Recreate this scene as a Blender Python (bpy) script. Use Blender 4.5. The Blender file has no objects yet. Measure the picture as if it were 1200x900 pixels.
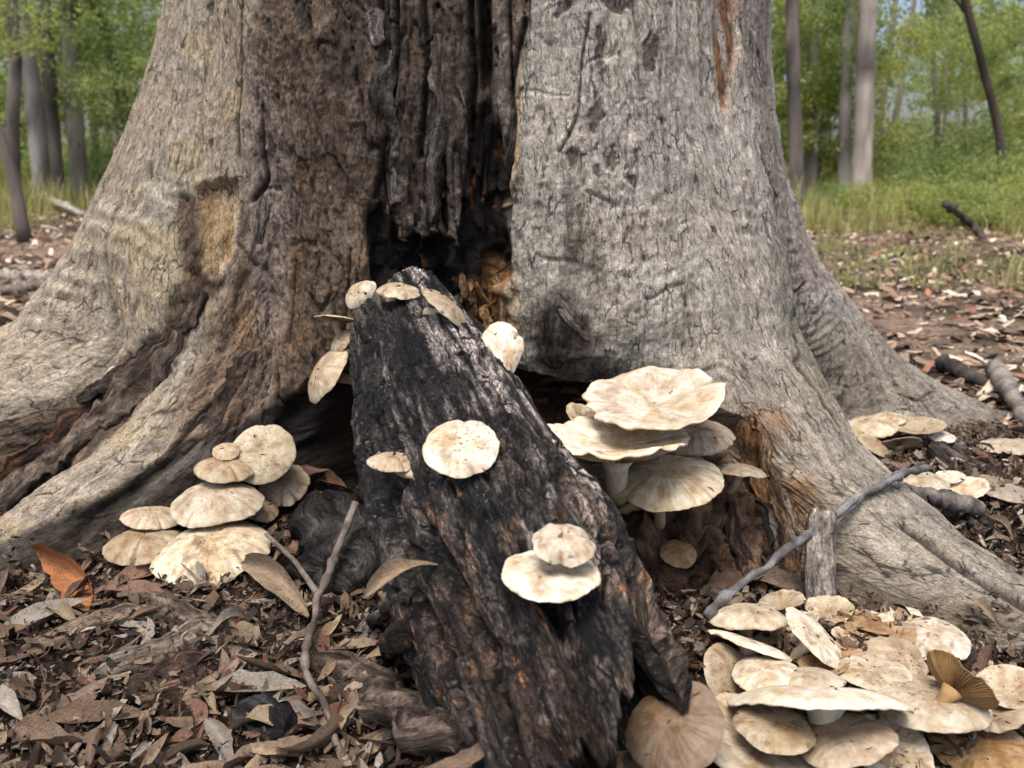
import bpy, math, random
import numpy as np
from mathutils import Vector, Matrix
from mathutils.bvhtree import BVHTree

SC = bpy.context.scene
COL = SC.collection
R = math.radians
rng = np.random.default_rng(7)
random.seed(7)

# ------------------------------------------------------------------ camera
CAM_H, PITCH, FPX = 0.75, R(15.0), 933.0
cam_data = bpy.data.cameras.new('camera')
cam_data.sensor_width = 36.0
cam_data.lens = FPX / 1200.0 * 36.0
cam_data.clip_start = 0.02
cam_data.clip_end = 900.0
cam_data.dof.use_dof = True
cam_data.dof.focus_distance = 1.26
cam_data.dof.aperture_fstop = 4.8
cam = bpy.data.objects.new('camera', cam_data)
COL.objects.link(cam)
cam.location = (0, 0, CAM_H)
cam.rotation_euler = (R(90) - PITCH, 0, 0)
SC.camera = cam

# ------------------------------------------------------------------ sky, sun, exposure
SUN_EL, SUN_AZ = R(70), R(205)          # azimuth: direction the light comes from, clockwise from +Y
world = bpy.data.worlds.new('World')
SC.world = world
world.use_nodes = True
wn = world.node_tree
sky = wn.nodes.new('ShaderNodeTexSky')
sky.sky_type = 'NISHITA'
sky.sun_disc = False
sky.sun_elevation = SUN_EL
sky.sun_rotation = SUN_AZ
sky.air_density = 1.0
sky.dust_density = 5.0
sky.ozone_density = 1.0
bg = wn.nodes['Background']
wn.links.new(sky.outputs['Color'], bg.inputs['Color'])
bg.inputs['Strength'].default_value = 0.11
sun_data = bpy.data.lights.new('sun', 'SUN')
sun_data.energy = 1.5
sun_data.angle = R(24)
sun_data.color = (1.0, 0.955, 0.89)
sun = bpy.data.objects.new('sun', sun_data)
COL.objects.link(sun)
sun_dir = Vector((math.sin(SUN_AZ) * math.cos(SUN_EL), math.cos(SUN_AZ) * math.cos(SUN_EL), math.sin(SUN_EL)))
sun.rotation_euler = sun_dir.to_track_quat('Z', 'Y').to_euler()
SC.view_settings.view_transform = 'Standard'
SC.view_settings.look = 'None'
SC.view_settings.exposure = 1.08
SC.view_settings.gamma = 1.0
SC.view_settings.use_curve_mapping = False
SC.cycles.max_bounces = 6
SC.cycles.diffuse_bounces = 3
SC.cycles.transmission_bounces = 4
SC.cycles.transparent_max_bounces = 6

# ------------------------------------------------------------------ pixel <-> world
SP, CP = math.sin(PITCH), math.cos(PITCH)
def ray(px, py):
    dx = (px - 600.0) / FPX
    dy = -(py - 450.0) / FPX
    return np.array([dx, CP + dy * SP, -SP + dy * CP])
CAMP = np.array([0, 0, CAM_H])
def at_y(px, py, Y):
    d = ray(px, py)
    return CAMP + d * (Y / d[1])
def project(P):
    X = P[..., 0]; Y = P[..., 1]; Z = P[..., 2] - CAM_H
    f = Y * CP - Z * SP
    u = Y * SP + Z * CP
    f = np.where(f < 1e-3, 1e-3, f)
    return 600 + FPX * X / f, 450 - FPX * u / f, f
CAM_RIGHT = np.array([1.0, 0, 0]); CAM_UP = np.array([0, SP, CP]); CAM_BACK = np.array([0, -CP, SP])

# ------------------------------------------------------------------ noise
def _h(ix, iy, seed):
    n = (ix.astype(np.int64) * 374761393 + iy.astype(np.int64) * 668265263 + int(seed) * 974711) & 0xffffffff
    n = ((n ^ (n >> 13)) * 1274126177) & 0xffffffff
    n = ((n ^ (n >> 16)) * 2246822519) & 0xffffffff
    return ((n ^ (n >> 15)) & 0xffffff) / float(0xffffff)
def vn2(x, y, seed=0):
    x = np.asarray(x, float); y = np.asarray(y, float)
    ix = np.floor(x); iy = np.floor(y)
    fx = x - ix; fy = y - iy
    fx = fx * fx * fx * (fx * (fx * 6 - 15) + 10); fy = fy * fy * fy * (fy * (fy * 6 - 15) + 10)
    a = _h(ix, iy, seed); b = _h(ix + 1, iy, seed); c = _h(ix, iy + 1, seed); d = _h(ix + 1, iy + 1, seed)
    return 2 * ((a * (1 - fx) + b * fx) * (1 - fy) + (c * (1 - fx) + d * fx) * fy) - 1
def fbm(x, y, o=4, seed=0, g=0.5):
    s = 0; a = 1; t = 0
    for i in range(o):
        s = s + a * vn2(x * 2 ** i + 17.3 * i, y * 2 ** i - 9.1 * i, seed + i * 31); t += a; a *= g
    return s / t
def ridged(x, y, o=3, seed=0):
    s = 0; a = 1; t = 0
    for i in range(o):
        s = s + a * (1 - np.abs(vn2(x * 2 ** i + 5.7 * i, y * 2 ** i + 3.3 * i, seed + i * 13))); t += a; a *= 0.5
    return s / t
def vor2(x, y, seed=0):
    ix = np.floor(x); iy = np.floor(y)
    f1 = np.full(np.shape(x), 9.0); f2 = f1.copy(); idr = np.zeros(np.shape(x))
    for ox in (-1, 0, 1):
        for oy in (-1, 0, 1):
            cx = ix + ox; cy = iy + oy
            px = cx + 0.15 + 0.7 * _h(cx, cy, seed + 1); py = cy + 0.15 + 0.7 * _h(cx, cy, seed + 2)
            d = np.hypot(px - x, py - y)
            r = _h(cx, cy, seed + 3)
            closer = d < f1
            f2 = np.where(closer, f1, np.minimum(f2, d))
            idr = np.where(closer, r, idr)
            f1 = np.where(closer, d, f1)
    return f1, f2, idr
def sstep(e0, e1, x):
    t = np.clip((x - e0) / (e1 - e0), 0, 1)
    return t * t * (3 - 2 * t)
def mix(a, b, m):
    m = np.asarray(m)
    if np.ndim(a) and np.ndim(m) and np.shape(a)[-1:] == (3,) and np.shape(a) != np.shape(m):
        m = m[..., None]
    elif np.ndim(b) == 1 and np.ndim(m):
        m = m[..., None]
    return a * (1 - m) + b * m

# ------------------------------------------------------------------ mesh helpers
def tag(o, label=None, cat=None, group=None, kind=None):
    if label: o['label'] = label
    if cat: o['category'] = cat
    if group: o['group'] = group
    if kind: o['kind'] = kind
    return o
def empty(name, loc=(0, 0, 0)):
    o = bpy.data.objects.new(name, None)
    o.empty_display_size = 0.05
    o.location = loc
    COL.objects.link(o)
    return o
def mesh_np(name, V, F, smooth=True, col=None, uv=None):
    """V (n,3), F (m,k) int array of tris or quads"""
    V = np.asarray(V, np.float32).reshape(-1, 3); F = np.asarray(F, np.int32)
    me = bpy.data.meshes.new(name)
    k = F.shape[1]
    me.vertices.add(len(V)); me.vertices.foreach_set('co', V.ravel())
    me.loops.add(F.size); me.loops.foreach_set('vertex_index', F.ravel())
    me.polygons.add(len(F))
    me.polygons.foreach_set('loop_start', np.arange(0, F.size, k, dtype=np.int32))
    me.polygons.foreach_set('loop_total', np.full(len(F), k, np.int32))
    me.polygons.foreach_set('use_smooth', np.full(len(F), smooth, bool))
    if col is not None:
        c = np.ones((len(V), 4), np.float32); c[:, :3] = np.asarray(col).reshape(-1, 3)
        at = me.attributes.new('col', 'FLOAT_COLOR', 'POINT'); at.data.foreach_set('color', c.ravel())
    if uv is not None:
        u = np.asarray(uv, np.float32).reshape(-1, 2)
        l = me.uv_layers.new(name='UVMap')
        l.data.foreach_set('uv', u[F.ravel()].ravel())
    me.update(calc_edges=True)
    return me
def link(name, me, mat=None, parent=None, loc=None):
    o = bpy.data.objects.new(name, me)
    if mat is not None and len(me.materials) == 0: me.materials.append(mat)
    if parent is not None: o.parent = parent
    if loc is not None: o.location = loc
    COL.objects.link(o)
    return o
def grid_faces(ny, nx, wrap=False):
    j, i = np.meshgrid(np.arange(ny - 1), np.arange(nx if wrap else nx - 1), indexing='ij')
    i2 = (i + 1) % nx
    return np.stack([j * nx + i, j * nx + i2, (j + 1) * nx + i2, (j + 1) * nx + i], -1).reshape(-1, 4)
def grid_normals(P, wrap=False):
    if wrap:
        du = np.roll(P, -1, 1) - np.roll(P, 1, 1)
    else:
        du = np.gradient(P, axis=1)
    dv = np.gradient(P, axis=0)
    n = np.cross(du, dv)
    return n / np.maximum(np.linalg.norm(n, axis=-1, keepdims=True), 1e-9)
def tube(pts, rad, sides=8, wob=0.0, seed=0, cap=True):
    """tapered tube along a polyline -> V, F(quads), arc"""
    pts = np.asarray(pts, float); rad = np.asarray(rad, float) * np.ones(len(pts))
    T = np.gradient(pts, axis=0); T /= np.linalg.norm(T, axis=1, keepdims=True) + 1e-9
    ref = np.array([0.31, 0.17, 0.93]); 
    if abs(T[0] @ ref) > 0.9: ref = np.array([0.9, 0.3, 0.1])
    V = []
    for i in range(len(pts)):
        a = np.cross(T[i], ref); a /= np.linalg.norm(a) + 1e-9
        b = np.cross(T[i], a)
        th = np.arange(sides) * 2 * np.pi / sides
        r = rad[i] * (1 + wob * vn2(th * 1.3 + seed, np.full(sides, i * 0.7 + seed), seed))
        V.append(pts[i] + r[:, None] * (np.cos(th)[:, None] * a + np.sin(th)[:, None] * b))
    V = np.concatenate(V)
    F = grid_faces(len(pts), sides, True)
    if cap:
        n = len(V)
        V = np.concatenate([V, pts[:1], pts[-1:]])
        k = np.arange(sides); k2 = (k + 1) % sides
        c0 = np.stack([k2, k, np.full(sides, n), np.full(sides, n)], 1)
        o = (len(pts) - 1) * sides
        c1 = np.stack([o + k, o + k2, np.full(sides, n + 1), np.full(sides, n + 1)], 1)
        F = np.concatenate([F, np.stack([c0[:, 0], c0[:, 1], c0[:, 2]], 1)[:, [0, 1, 2, 2]], c1[:, [0, 1, 2, 2]]])
    return V, F
def smooth_path(pts, n):
    pts = np.asarray(pts, float)
    t = np.r_[0, np.cumsum(np.linalg.norm(np.diff(pts, axis=0), axis=1))]
    tt = np.linspace(0, t[-1], n)
    out = np.stack([np.interp(tt, t, pts[:, k]) for k in range(3)], 1)
    for _ in range(2):
        out[1:-1] = 0.25 * out[:-2] + 0.5 * out[1:-1] + 0.25 * out[2:]
    return out
def mesh_any(name, V, F, smooth=True, col=None, uv=None):
    """quads array where a repeated last index marks a triangle"""
    F = np.asarray(F)
    tri = F[:, 2] == F[:, 3]
    if not tri.any(): return mesh_np(name, V, F, smooth, col, uv)
    T = np.concatenate([F[tri][:, :3], F[~tri][:, [0, 1, 2]], F[~tri][:, [0, 2, 3]]])
    return mesh_np(name, V, T, smooth, col, uv)

# ------------------------------------------------------------------ materials
def new_mat(name):
    m = bpy.data.materials.new(name); m.use_nodes = True
    nt = m.node_tree
    return m, nt, nt.nodes['Principled BSDF']
def node(nt, typ, **kw):
    n = nt.nodes.new(typ)
    for k, v in kw.items():
        if k in n.inputs.keys(): n.inputs[k].default_value = v
        else: setattr(n, k, v)
    return n
def ramp(nt, fac, stops):
    r = nt.nodes.new('ShaderNodeValToRGB')
    el = r.color_ramp.elements
    while len(el) < len(stops): el.new(0.5)
    for e, (p, c) in zip(el, stops):
        e.position = p; e.color = (*c, 1) if len(c) == 3 else c
    nt.links.new(fac, r.inputs['Fac'])
    return r.outputs['Color']
def mul(nt, a, b, fac=1.0):
    n = nt.nodes.new('ShaderNodeMix'); n.data_type = 'RGBA'; n.blend_type = 'MULTIPLY'
    n.inputs['Factor'].default_value = fac
    nt.links.new(a, n.inputs['A']); nt.links.new(b, n.inputs['B'])
    return n.outputs['Result']
def blend(nt, fac, a, b):
    n = nt.nodes.new('ShaderNodeMix'); n.data_type = 'RGBA'
    if hasattr(fac, 'links'): nt.links.new(fac, n.inputs['Factor'])
    else: n.inputs['Factor'].default_value = fac
    for s, v in (('A', a), ('B', b)):
        if hasattr(v, 'links'): nt.links.new(v, n.inputs[s])
        else: n.inputs[s].default_value = (*v, 1)
    return n.outputs['Result']
def noise_tex(nt, vec, scale, detail=4, rough=0.55, dist=0.0):
    n = node(nt, 'ShaderNodeTexNoise', Scale=scale, Detail=detail, Roughness=rough, Distortion=dist)
    nt.links.new(vec, n.inputs['Vector'])
    return n.outputs['Fac']
def bump(nt, bsdf, h, strength, dist, prev=None):
    b = node(nt, 'ShaderNodeBump', Strength=strength, Distance=dist)
    nt.links.new(h, b.inputs['Height'])
    if prev is not None: nt.links.new(prev, b.inputs['Normal'])
    if bsdf is not None: nt.links.new(b.outputs['Normal'], bsdf.inputs['Normal'])
    return b.outputs['Normal']
def scaled(nt, vec, s):
    m = node(nt, 'ShaderNodeMapping'); m.inputs['Scale'].default_value = s
    nt.links.new(vec, m.inputs['Vector'])
    return m.outputs['Vector']

def mat_attr(name, rough=0.85, spec=0.25, fine=120.0, contrast=(0.55, 1.35), bump_d=0.004, stretch=(1, 1, 1), coord='Object', bump_s=0.6):
    """colour from the mesh attribute, broken up by procedural grain"""
    m, nt, b = new_mat(name)
    at = node(nt, 'ShaderNodeAttribute', attribute_name='col')
    tc = node(nt, 'ShaderNodeTexCoord')
    v = scaled(nt, tc.outputs[coord], stretch)
    n1 = noise_tex(nt, v, fine, 6, 0.65, 0.4)
    n2 = noise_tex(nt, v, fine * 0.22, 5, 0.6, 0.8)
    lo, hi = contrast
    c = mul(nt, at.outputs['Color'], ramp(nt, n1, [(0.28, (lo,) * 3), (0.72, (hi,) * 3)]))
    c = mul(nt, c, ramp(nt, n2, [(0.3, (0.78, 0.77, 0.76)), (0.7, (1.18, 1.18, 1.18))]))
    nt.links.new(c, b.inputs['Base Color'])
    b.inputs['Roughness'].default_value = rough
    b.inputs['Specular IOR Level'].default_value = spec
    nb = bump(nt, None, n2, bump_s, bump_d * 2)
    bump(nt, b, n1, bump_s, bump_d, nb)
    return m
# ================================================================== GROUND
def ground_z(x, y):
    x = np.asarray(x, float); y = np.asarray(y, float)
    d = np.hypot(x, y)
    far = np.clip(d - 8, 0, None) * 0.028
    near = sstep(9, 3, d)
    z = far + near * (0.018 * fbm(x * 2.1, y * 2.1, 3, 5) + 0.008 * vn2(x * 9, y * 9, 8))
    z = z + 0.05 * fbm(x * 0.35, y * 0.35, 3, 77) * sstep(2.5, 6, d)
    # litter banked up behind the right-hand root and in front of it
    z = z + 0.075 * np.exp(-((x - 1.10) / 0.45) ** 2 - ((y - 1.75) / 0.40) ** 2)
    z = z + 0.05 * np.exp(-((x - 0.42) / 0.22) ** 2 - ((y - 1.02) / 0.22) ** 2)
    return z

gx = np.concatenate([-np.geomspace(260, 3.2, 70), np.linspace(-3.1, 3.1, 260), np.geomspace(3.2, 260, 70)])
gy = np.concatenate([np.linspace(-4, 0.35, 24), np.linspace(0.4, 4.2, 200), np.geomspace(4.3, 320, 110)])
GX, GY = np.meshgrid(gx, gy)
GZ = ground_z(GX, GY)
GZ = GZ + 0.010 * fbm(GX * 24, GY * 24, 3, 3) * sstep(4, 2, np.hypot(GX, GY))
GP = np.stack([GX, GY, GZ], -1)
soil = np.array([0.042, 0.031, 0.024]); lit = np.array([0.25, 0.195, 0.15]); grassc = np.array([0.15, 0.135, 0.065])
nz = fbm(GX * 3.0, GY * 3.0, 4, 12) * 0.5 + 0.5
gcol = mix(np.broadcast_to(soil, GP.shape), np.broadcast_to(lit, GP.shape), sstep(0.3, 0.7, nz) * sstep(1.2, 3.5, GY))
gg = sstep(0.05, 0.5, fbm(GX * 0.5, GY * 0.5, 3, 40) + sstep(5.5, 10, GY) * 0.8 - 0.35)
gcol = mix(gcol, np.broadcast_to(grassc, GP.shape), gg * sstep(4.5, 8, GY) * 0.85)
m_ground, nt, b = new_mat('forest_floor')
at = node(nt, 'ShaderNodeAttribute', attribute_name='col')
tc = node(nt, 'ShaderNodeTexCoord')
n1 = noise_tex(nt, tc.outputs['Object'], 55, 8, 0.7, 1.2)
n2 = noise_tex(nt, tc.outputs['Object'], 14, 6, 0.6, 0.5)
c = mul(nt, at.outputs['Color'], ramp(nt, n1, [(0.3, (0.35, 0.33, 0.31)), (0.7, (1.7, 1.6, 1.5))]))
c = mul(nt, c, ramp(nt, n2, [(0.3, (0.7, 0.7, 0.7)), (0.7, (1.25, 1.22, 1.2))]))
nt.links.new(c, b.inputs['Base Color']); b.inputs['Roughness'].default_value = 0.95
b.inputs['Specular IOR Level'].default_value = 0.1
bump(nt, b, n1, 0.9, 0.02)
ground = link('ground', mesh_np('ground', GP.reshape(-1, 3), grid_faces(len(gy), len(gx)), True, gcol), m_ground)
tag(ground, 'brown forest floor of soil and broken litter', 'ground', kind='structure')

# ================================================================== THE OLD TREE
TC = np.array([-0.107, 2.35])
phi = np.concatenate([np.linspace(-180, -112, 40)[:-1], np.linspace(-112, 112, 900), np.linspace(112, 180, 40)[1:-1]])
phi = np.radians(phi)
NPH = len(phi)
NZ = 260
zf = np.concatenate([np.linspace(-0.18, 0.0, 12)[:-1], np.linspace(0, 0.12, 50)[:-1], np.linspace(0.12, 1.3, NZ - 76), np.linspace(1.3, 3.4, 18)[1:]])
PH, ZZ = np.meshgrid(phi, zf)            # rows = z
def tab(z, zs, rs): return np.interp(z, zs, rs)
r_base = 0.752 + 0.02 * np.exp(-np.clip(ZZ, 0, 9) / 0.3) - 0.012 * np.clip(ZZ - 1.0, 0, 3)
roots = [
    # phi0 (deg), z table, crest radius table, half width low z, half width high z, power
    (-76, [-0.18, 0, 0.10, 0.20, 0.37, 0.55, 0.75, 1.0, 1.2, 1.4], [2.9, 2.35, 1.88, 1.56, 1.23, 1.07, 0.95, 0.83, 0.75, 0.70], 19, 31),
    (-46, [-0.18, 0, 0.05, 0.178, 0.28, 0.37, 0.5, 0.7, 0.9], [1.8, 1.47, 1.29, 1.06, 0.93, 0.85, 0.795, 0.77, 0.75], 11, 14),
    (40, [-0.18, 0, 0.04, 0.10, 0.215, 0.415, 0.667, 0.9, 1.2], [2.5, 1.9, 1.62, 1.43, 1.185, 1.0, 0.90, 0.83, 0.77], 8.0, 25),
    (92, [-0.18, 0, 0.03, 0.1, 0.2, 0.33, 0.5, 0.69, 0.9, 1.2], [2.1, 1.72, 1.62, 1.47, 1.30, 1.14, 0.99, 0.89, 0.82, 0.77], 15, 30),
    (142, [-0.18, 0, 0.2, 0.4, 0.7, 1.1], [2.2, 1.8, 1.3, 1.05, 0.86, 0.77], 15, 26),
    (-135, [-0.18, 0, 0.2, 0.4, 0.7, 1.1], [2.2, 1.8, 1.3, 1.05, 0.86, 0.77], 15, 26)]
acc = 0
wav = 2.5 * np.sin(ZZ * 7)
for p0, zs, rs, wl, wh in roots:
    A = np.clip(tab(ZZ, zs, rs) - r_base, 0, None)
    w = wl + (wh - wl) * sstep(0.0, 0.6, ZZ)
    d = np.degrees(PH) - p0
    d = (d + 180) % 360 - 180
    L = np.exp(-np.abs(d / w) ** 2.3)
    acc = acc + (A * L) ** 2.2
rr = r_base + acc ** (1 / 2.2)
deg = np.degrees(PH)
# flattened, slightly hollow face between the left root and the front-left rib, bulge of the right panel
rr = rr - 0.035 * np.exp(-((deg + 33 - (ZZ - 0.5) * 8) / 5) ** 2) * sstep(0.2, 0.45, ZZ) * sstep(1.0, 0.6, ZZ)
rr = rr + 0.03 * np.exp(-((deg - 20) / 10) ** 2) * sstep(0.25, 0.5, ZZ)
# deep crease left root / front-left root
rr = rr - 0.12 * np.exp(-((deg + 57 + 8 * (ZZ - 0.3)) / 4.0) ** 2) * sstep(0.62, 0.35, ZZ)
# charred slit above the hollow
sl = sstep(-15, -9, deg) * sstep(9.5, 6, deg)
sl_z = sstep(0.86, 0.42, ZZ)
rr = rr - 0.11 * sl * sl_z * (0.75 + 0.5 * fbm(deg / 3.0, ZZ * 5, 3, 9))
lowz = rr.copy()

# arc-length resample of every profile so that root tops get enough rows
NR_LO, NR_HI = 470, 16
zi = np.searchsorted(zf, 1.3)
dzr = np.hypot(np.diff(zf)[:, None], np.diff(lowz, axis=0))
arc = np.concatenate([np.zeros((1, NPH)), np.cumsum(dzr, 0)])
rows_lo = np.linspace(0, 1, NR_LO)
Rg = np.zeros((NR_LO + NR_HI, NPH)); Zg = Rg.copy(); Tg = Rg.copy()
for k in range(NPH):
    tl = rows_lo * arc[zi, k]
    th = np.linspace(arc[zi, k], arc[-1, k], NR_HI + 1)[1:]
    tt = np.r_[tl, th]
    Rg[:, k] = np.interp(tt, arc[:, k], lowz[:, k])
    Zg[:, k] = np.interp(tt, arc[:, k], zf)
    Tg[:, k] = tt - arc[zi, k] + 1.3
# smooth the grain coordinate sideways so the fibres flow
ker = np.ones(31) / 31
Tp = np.concatenate([Tg[:, -15:], Tg, Tg[:, :15]], 1)
Tg = np.stack([np.convolve(row, ker, 'valid') for row in Tp])
PHg = np.broadcast_to(phi, Rg.shape)
# the hollow at the foot, carved after the rows are laid out
dgg = np.degrees(PHg)
wl_edge = sstep(-29.5, -26.5, dgg + 6 * Zg + 1.0 * fbm(dgg * 0.1, Zg * 22, 3, 14))
wr_edge = sstep(33.8, 31.4, dgg + 2.5 * sstep(0.16, 0.04, Zg) + 1.6 * fbm(dgg * 0.1, Zg * 26, 3, 4))
hzg = np.interp(dgg, [-30, -22, -8, 8, 16, 27, 34], [0.27, 0.36, 0.42, 0.37, 0.33, 0.31, 0.29]) + 0.02 * fbm(dgg / 5, dgg * 0, 3, 25)
hollow = wl_edge * wr_edge * sstep(hzg, hzg - 0.05, Zg)
r_in = 0.52 + 0.34 * sstep(8, 30, dgg) + 0.05 * fbm(dgg / 7, Zg * 9, 3, 21)
Rg = Rg * (1 - hollow) + np.minimum(Rg, r_in) * hollow
P0 = np.stack([TC[0] + Rg * np.sin(PHg), TC[1] - Rg * np.cos(PHg), Zg], -1)
A_ = PHg * 0.9                      # metres round the trunk (nominal)
T_ = Tg
N0 = grid_normals(P0, True)
if (N0[NR_LO // 2, NPH // 2] @ np.array([0, -1, 0])) < 0: N0 = -N0
PX, PY, PF = project(P0)
front = (np.einsum('ijk,ijk->ij', N0, P0 - CAMP) < 0) & (np.abs(np.degrees(PHg)) < 115)
def sp(px, py):
    d = np.hypot(PX - px, PY - py)
    d = np.where(front, d, 1e6)
    cand = d < max(5.0, d.min() + 2)
    f = np.where(cand, PF, 1e6)
    i = np.unravel_index(np.argmin(f), f.shape)
    return A_[i], T_[i]
def spl(pts): return np.array([sp(*p) for p in pts])
WX = 0.012 * fbm(A_ * 22, T_ * 9, 3, 51); WY = 0.03 * fbm(A_ * 12, T_ * 7, 3, 52)
def poly_d(pts, warp=1.0):
    """signed distance (m) in bark space, negative inside"""
    q = spl(pts)
    x = A_ + WX * warp; y = T_ + WY * warp
    n = len(q); d = np.full(x.shape, 1e9); inside = np.zeros(x.shape, bool)
    for i in range(n):
        ax, ay = q[i]; bx, by = q[(i + 1) % n]
        ex, ey = bx - ax, by - ay
        h = np.clip(((x - ax) * ex + (y - ay) * ey) / (ex * ex + ey * ey + 1e-12), 0, 1)
        d = np.minimum(d, np.hypot(x - ax - h * ex, y - ay - h * ey))
        cond = ((ay > y) != (by > y)) & (x < (bx - ax) * (y - ay) / (by - ay + 1e-12) + ax)
        inside ^= cond
    return np.where(inside, -d, d)
def line_d(pts, warp=0.4):
    q = spl(pts)
    x = A_ + WX * warp; y = T_ + WY * warp
    d = np.full(x.shape, 1e9)
    for i in range(len(q) - 1):
        ax, ay = q[i]; bx, by = q[i + 1]
        ex, ey = bx - ax, by - ay
        h = np.clip(((x - ax) * ex + (y - ay) * ey) / (ex * ex + ey * ey + 1e-12), 0, 1)
        d = np.minimum(d, np.hypot(x - ax - h * ex, y - ay - h * ey))
    return d
def pmask(pts, soft=0.02, warp=1.0): return sstep(soft, -soft, poly_d(pts, warp))

# --- bark regions (outlines read off the photograph, kept in bark coordinates)
M_mid = pmask([(425, -60), (628, -60), (614, 40), (600, 120), (604, 220), (588, 330), (560, 420), (470, 430), (440, 330), (447, 200), (440, 90)], 0.012)
M_brown = pmask([(285, 60), (330, -60), (445, -60), (450, 200), (440, 330), (420, 480), (360, 560), (250, 560), (200, 480), (240, 400), (275, 310), (300, 200)], 0.03)
M_char = pmask([(548, 150), (575, 110), (590, 200), (598, 240), (592, 330), (560, 345), (470, 380), (432, 330), (430, 275), (450, 240), (470, 290), (540, 300)], 0.01)
M_ochre = pmask([(545, 345), (575, 310), (600, 315), (604, 400), (560, 410), (520, 390)], 0.012)
M_scar = pmask([(228, 228), (238, 216), (262, 219), (276, 226), (274, 290), (256, 328), (240, 322), (228, 300)], 0.010, 0.8)
M_dkroot = pmask([(205, 240), (228, 235), (234, 312), (265, 330), (222, 395), (160, 462), (70, 548), (0, 598), (-60, 630), (-60, 486), (0, 484), (110, 448), (182, 388), (212, 320)], 0.014)
dg_ = np.degrees(PHg)
zthr = np.interp(dg_, [-60, -52, -46, -42, -38, -30, -22, -18], [-0.1, 0.01, 0.025, 0.09, 0.17, 0.28, 0.30, 0.2]) + 0.05 * fbm(A_ * 8, T_ * 5, 3, 151)
M_charfoot = sstep(0.03, -0.02, Zg - zthr) * sstep(-18, -23, dg_)
M_moss = pmask([(664, 215), (680, 232), (692, 270), (705, 300), (705, 345), (690, 365), (672, 345), (660, 300)], 0.022, 2.2)
M_low = pmask([(622, 370), (650, 352), (690, 372), (740, 400), (790, 420), (760, 470), (640, 490), (605, 450)], 0.03)
M_flake = pmask([(636, 352), (650, 360), (665, 372), (688, 372), (690, 425), (640, 430), (622, 400)], 0.006, 0.5)
M_strip = pmask([(843, -40), (872, -40), (872, 60), (862, 130), (855, 130), (848, 70)], 0.008, 0.5)
M_redside = pmask([(868, -40), (905, -40), (915, 120), (940, 240), (985, 330), (930, 330), (905, 240), (885, 130)], 0.02)
M_green = pmask([(915, 250), (935, 330), (980, 420), (1010, 470), (960, 460), (920, 360), (905, 290)], 0.05)
M_jag = sstep(30.8, 32.0, dgg) * sstep(35.6, 34.4, dgg + 1.5 * fbm(A_ * 9, T_ * 14, 3, 28)) * sstep(0.33, 0.29, Zg) * sstep(1.24, 1.16, Rg)
M_yellow = pmask([(150, 110), (185, 70), (180, 110), (160, 160), (135, 205), (110, 240), (118, 200)], 0.03)
M_pale2 = pmask([(280, 40), (300, 60), (335, 200), (330, 400), (300, 400), (290, 250)], 0.02)
M_ripL = pmask([(120, 190), (215, 230), (215, 330), (150, 430), (0, 480), (-80, 420), (0, 350), (70, 280)], 0.06)
M_ripR = pmask([(720, 230), (930, 200), (960, 300), (980, 420), (850, 420), (720, 330)], 0.08)
M_root3 = pmask([(870, 380), (960, 470), (1040, 560), (1260, 690), (1260, 860), (980, 720), (930, 600)], 0.05)

# --- relief
D = np.zeros(A_.shape)
D += 0.014 * fbm(A_ * 5, T_ * 3, 3, 1) * (1 - 0.5 * M_mid)
D += 0.006 * fbm(A_ * 26, T_ * 8, 3, 2)
D += 0.004 * fbm(A_ * 45, T_ * 34, 3, 4)
D += 0.0022 * fbm(A_ * 90, T_ * 24, 3, 3)
sm1, sm2, smi = vor2((A_ + 0.02 * fbm(T_ * 6, A_ * 9, 3, 240)) / 0.085, (T_ + 0.06 * fbm(A_ * 8, T_ * 5, 3, 241)) / 0.30, 242)
D += (0.007 * (smi - 0.5) * sstep(0.0, 0.06, sm2 - sm1) - 0.004 * sstep(0.04, 0.01, sm2 - sm1)) * sstep(-0.1, 0.3, fbm(A_ * 4, T_ * 3, 2, 243))
D += 0.0014 * fbm(A_ * 170, T_ * 150, 2, 6)
# bark plates in the middle strip: long ridges with deep cracks
wq = A_ + 0.010 * fbm(T_ * 5, A_ * 8, 3, 60)
f_a = np.abs(vn2(wq * 26 + 3.3, T_ * 1.7, 70)); f_b = np.abs(vn2(wq * 60, T_ * 4.0, 71))
crk = sstep(0.16, 0.03, f_a) * sstep(-0.5, 0.1, fbm(A_ * 9, T_ * 6, 2, 73)); crk2 = sstep(0.14, 0.03, f_b) * sstep(-0.2, 0.3, fbm(A_ * 20, T_ * 9, 2, 74))
v1, v2, vid = vor2(wq / 0.05, T_ / 0.17 + 0.5 * fbm(A_ * 30, T_ * 12, 2, 61), 72)
brk = sstep(0.10, 0.02, v2 - v1) * sstep(0.0, 0.3, fbm(A_ * 12, T_ * 8, 2, 75))
D += M_mid * (0.022 * (vid - 0.5) - 0.040 * crk - 0.010 * crk2 - 0.010 * brk + 0.007 * fbm(A_ * 60, T_ * 22, 3, 63))
D -= 0.030 * M_char * (0.6 + 0.8 * fbm(A_ * 20, T_ * 9, 3, 64))
D += 0.010 * M_ochre * fbm(A_ * 45, T_ * 26, 3, 65) * 1.5
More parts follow.
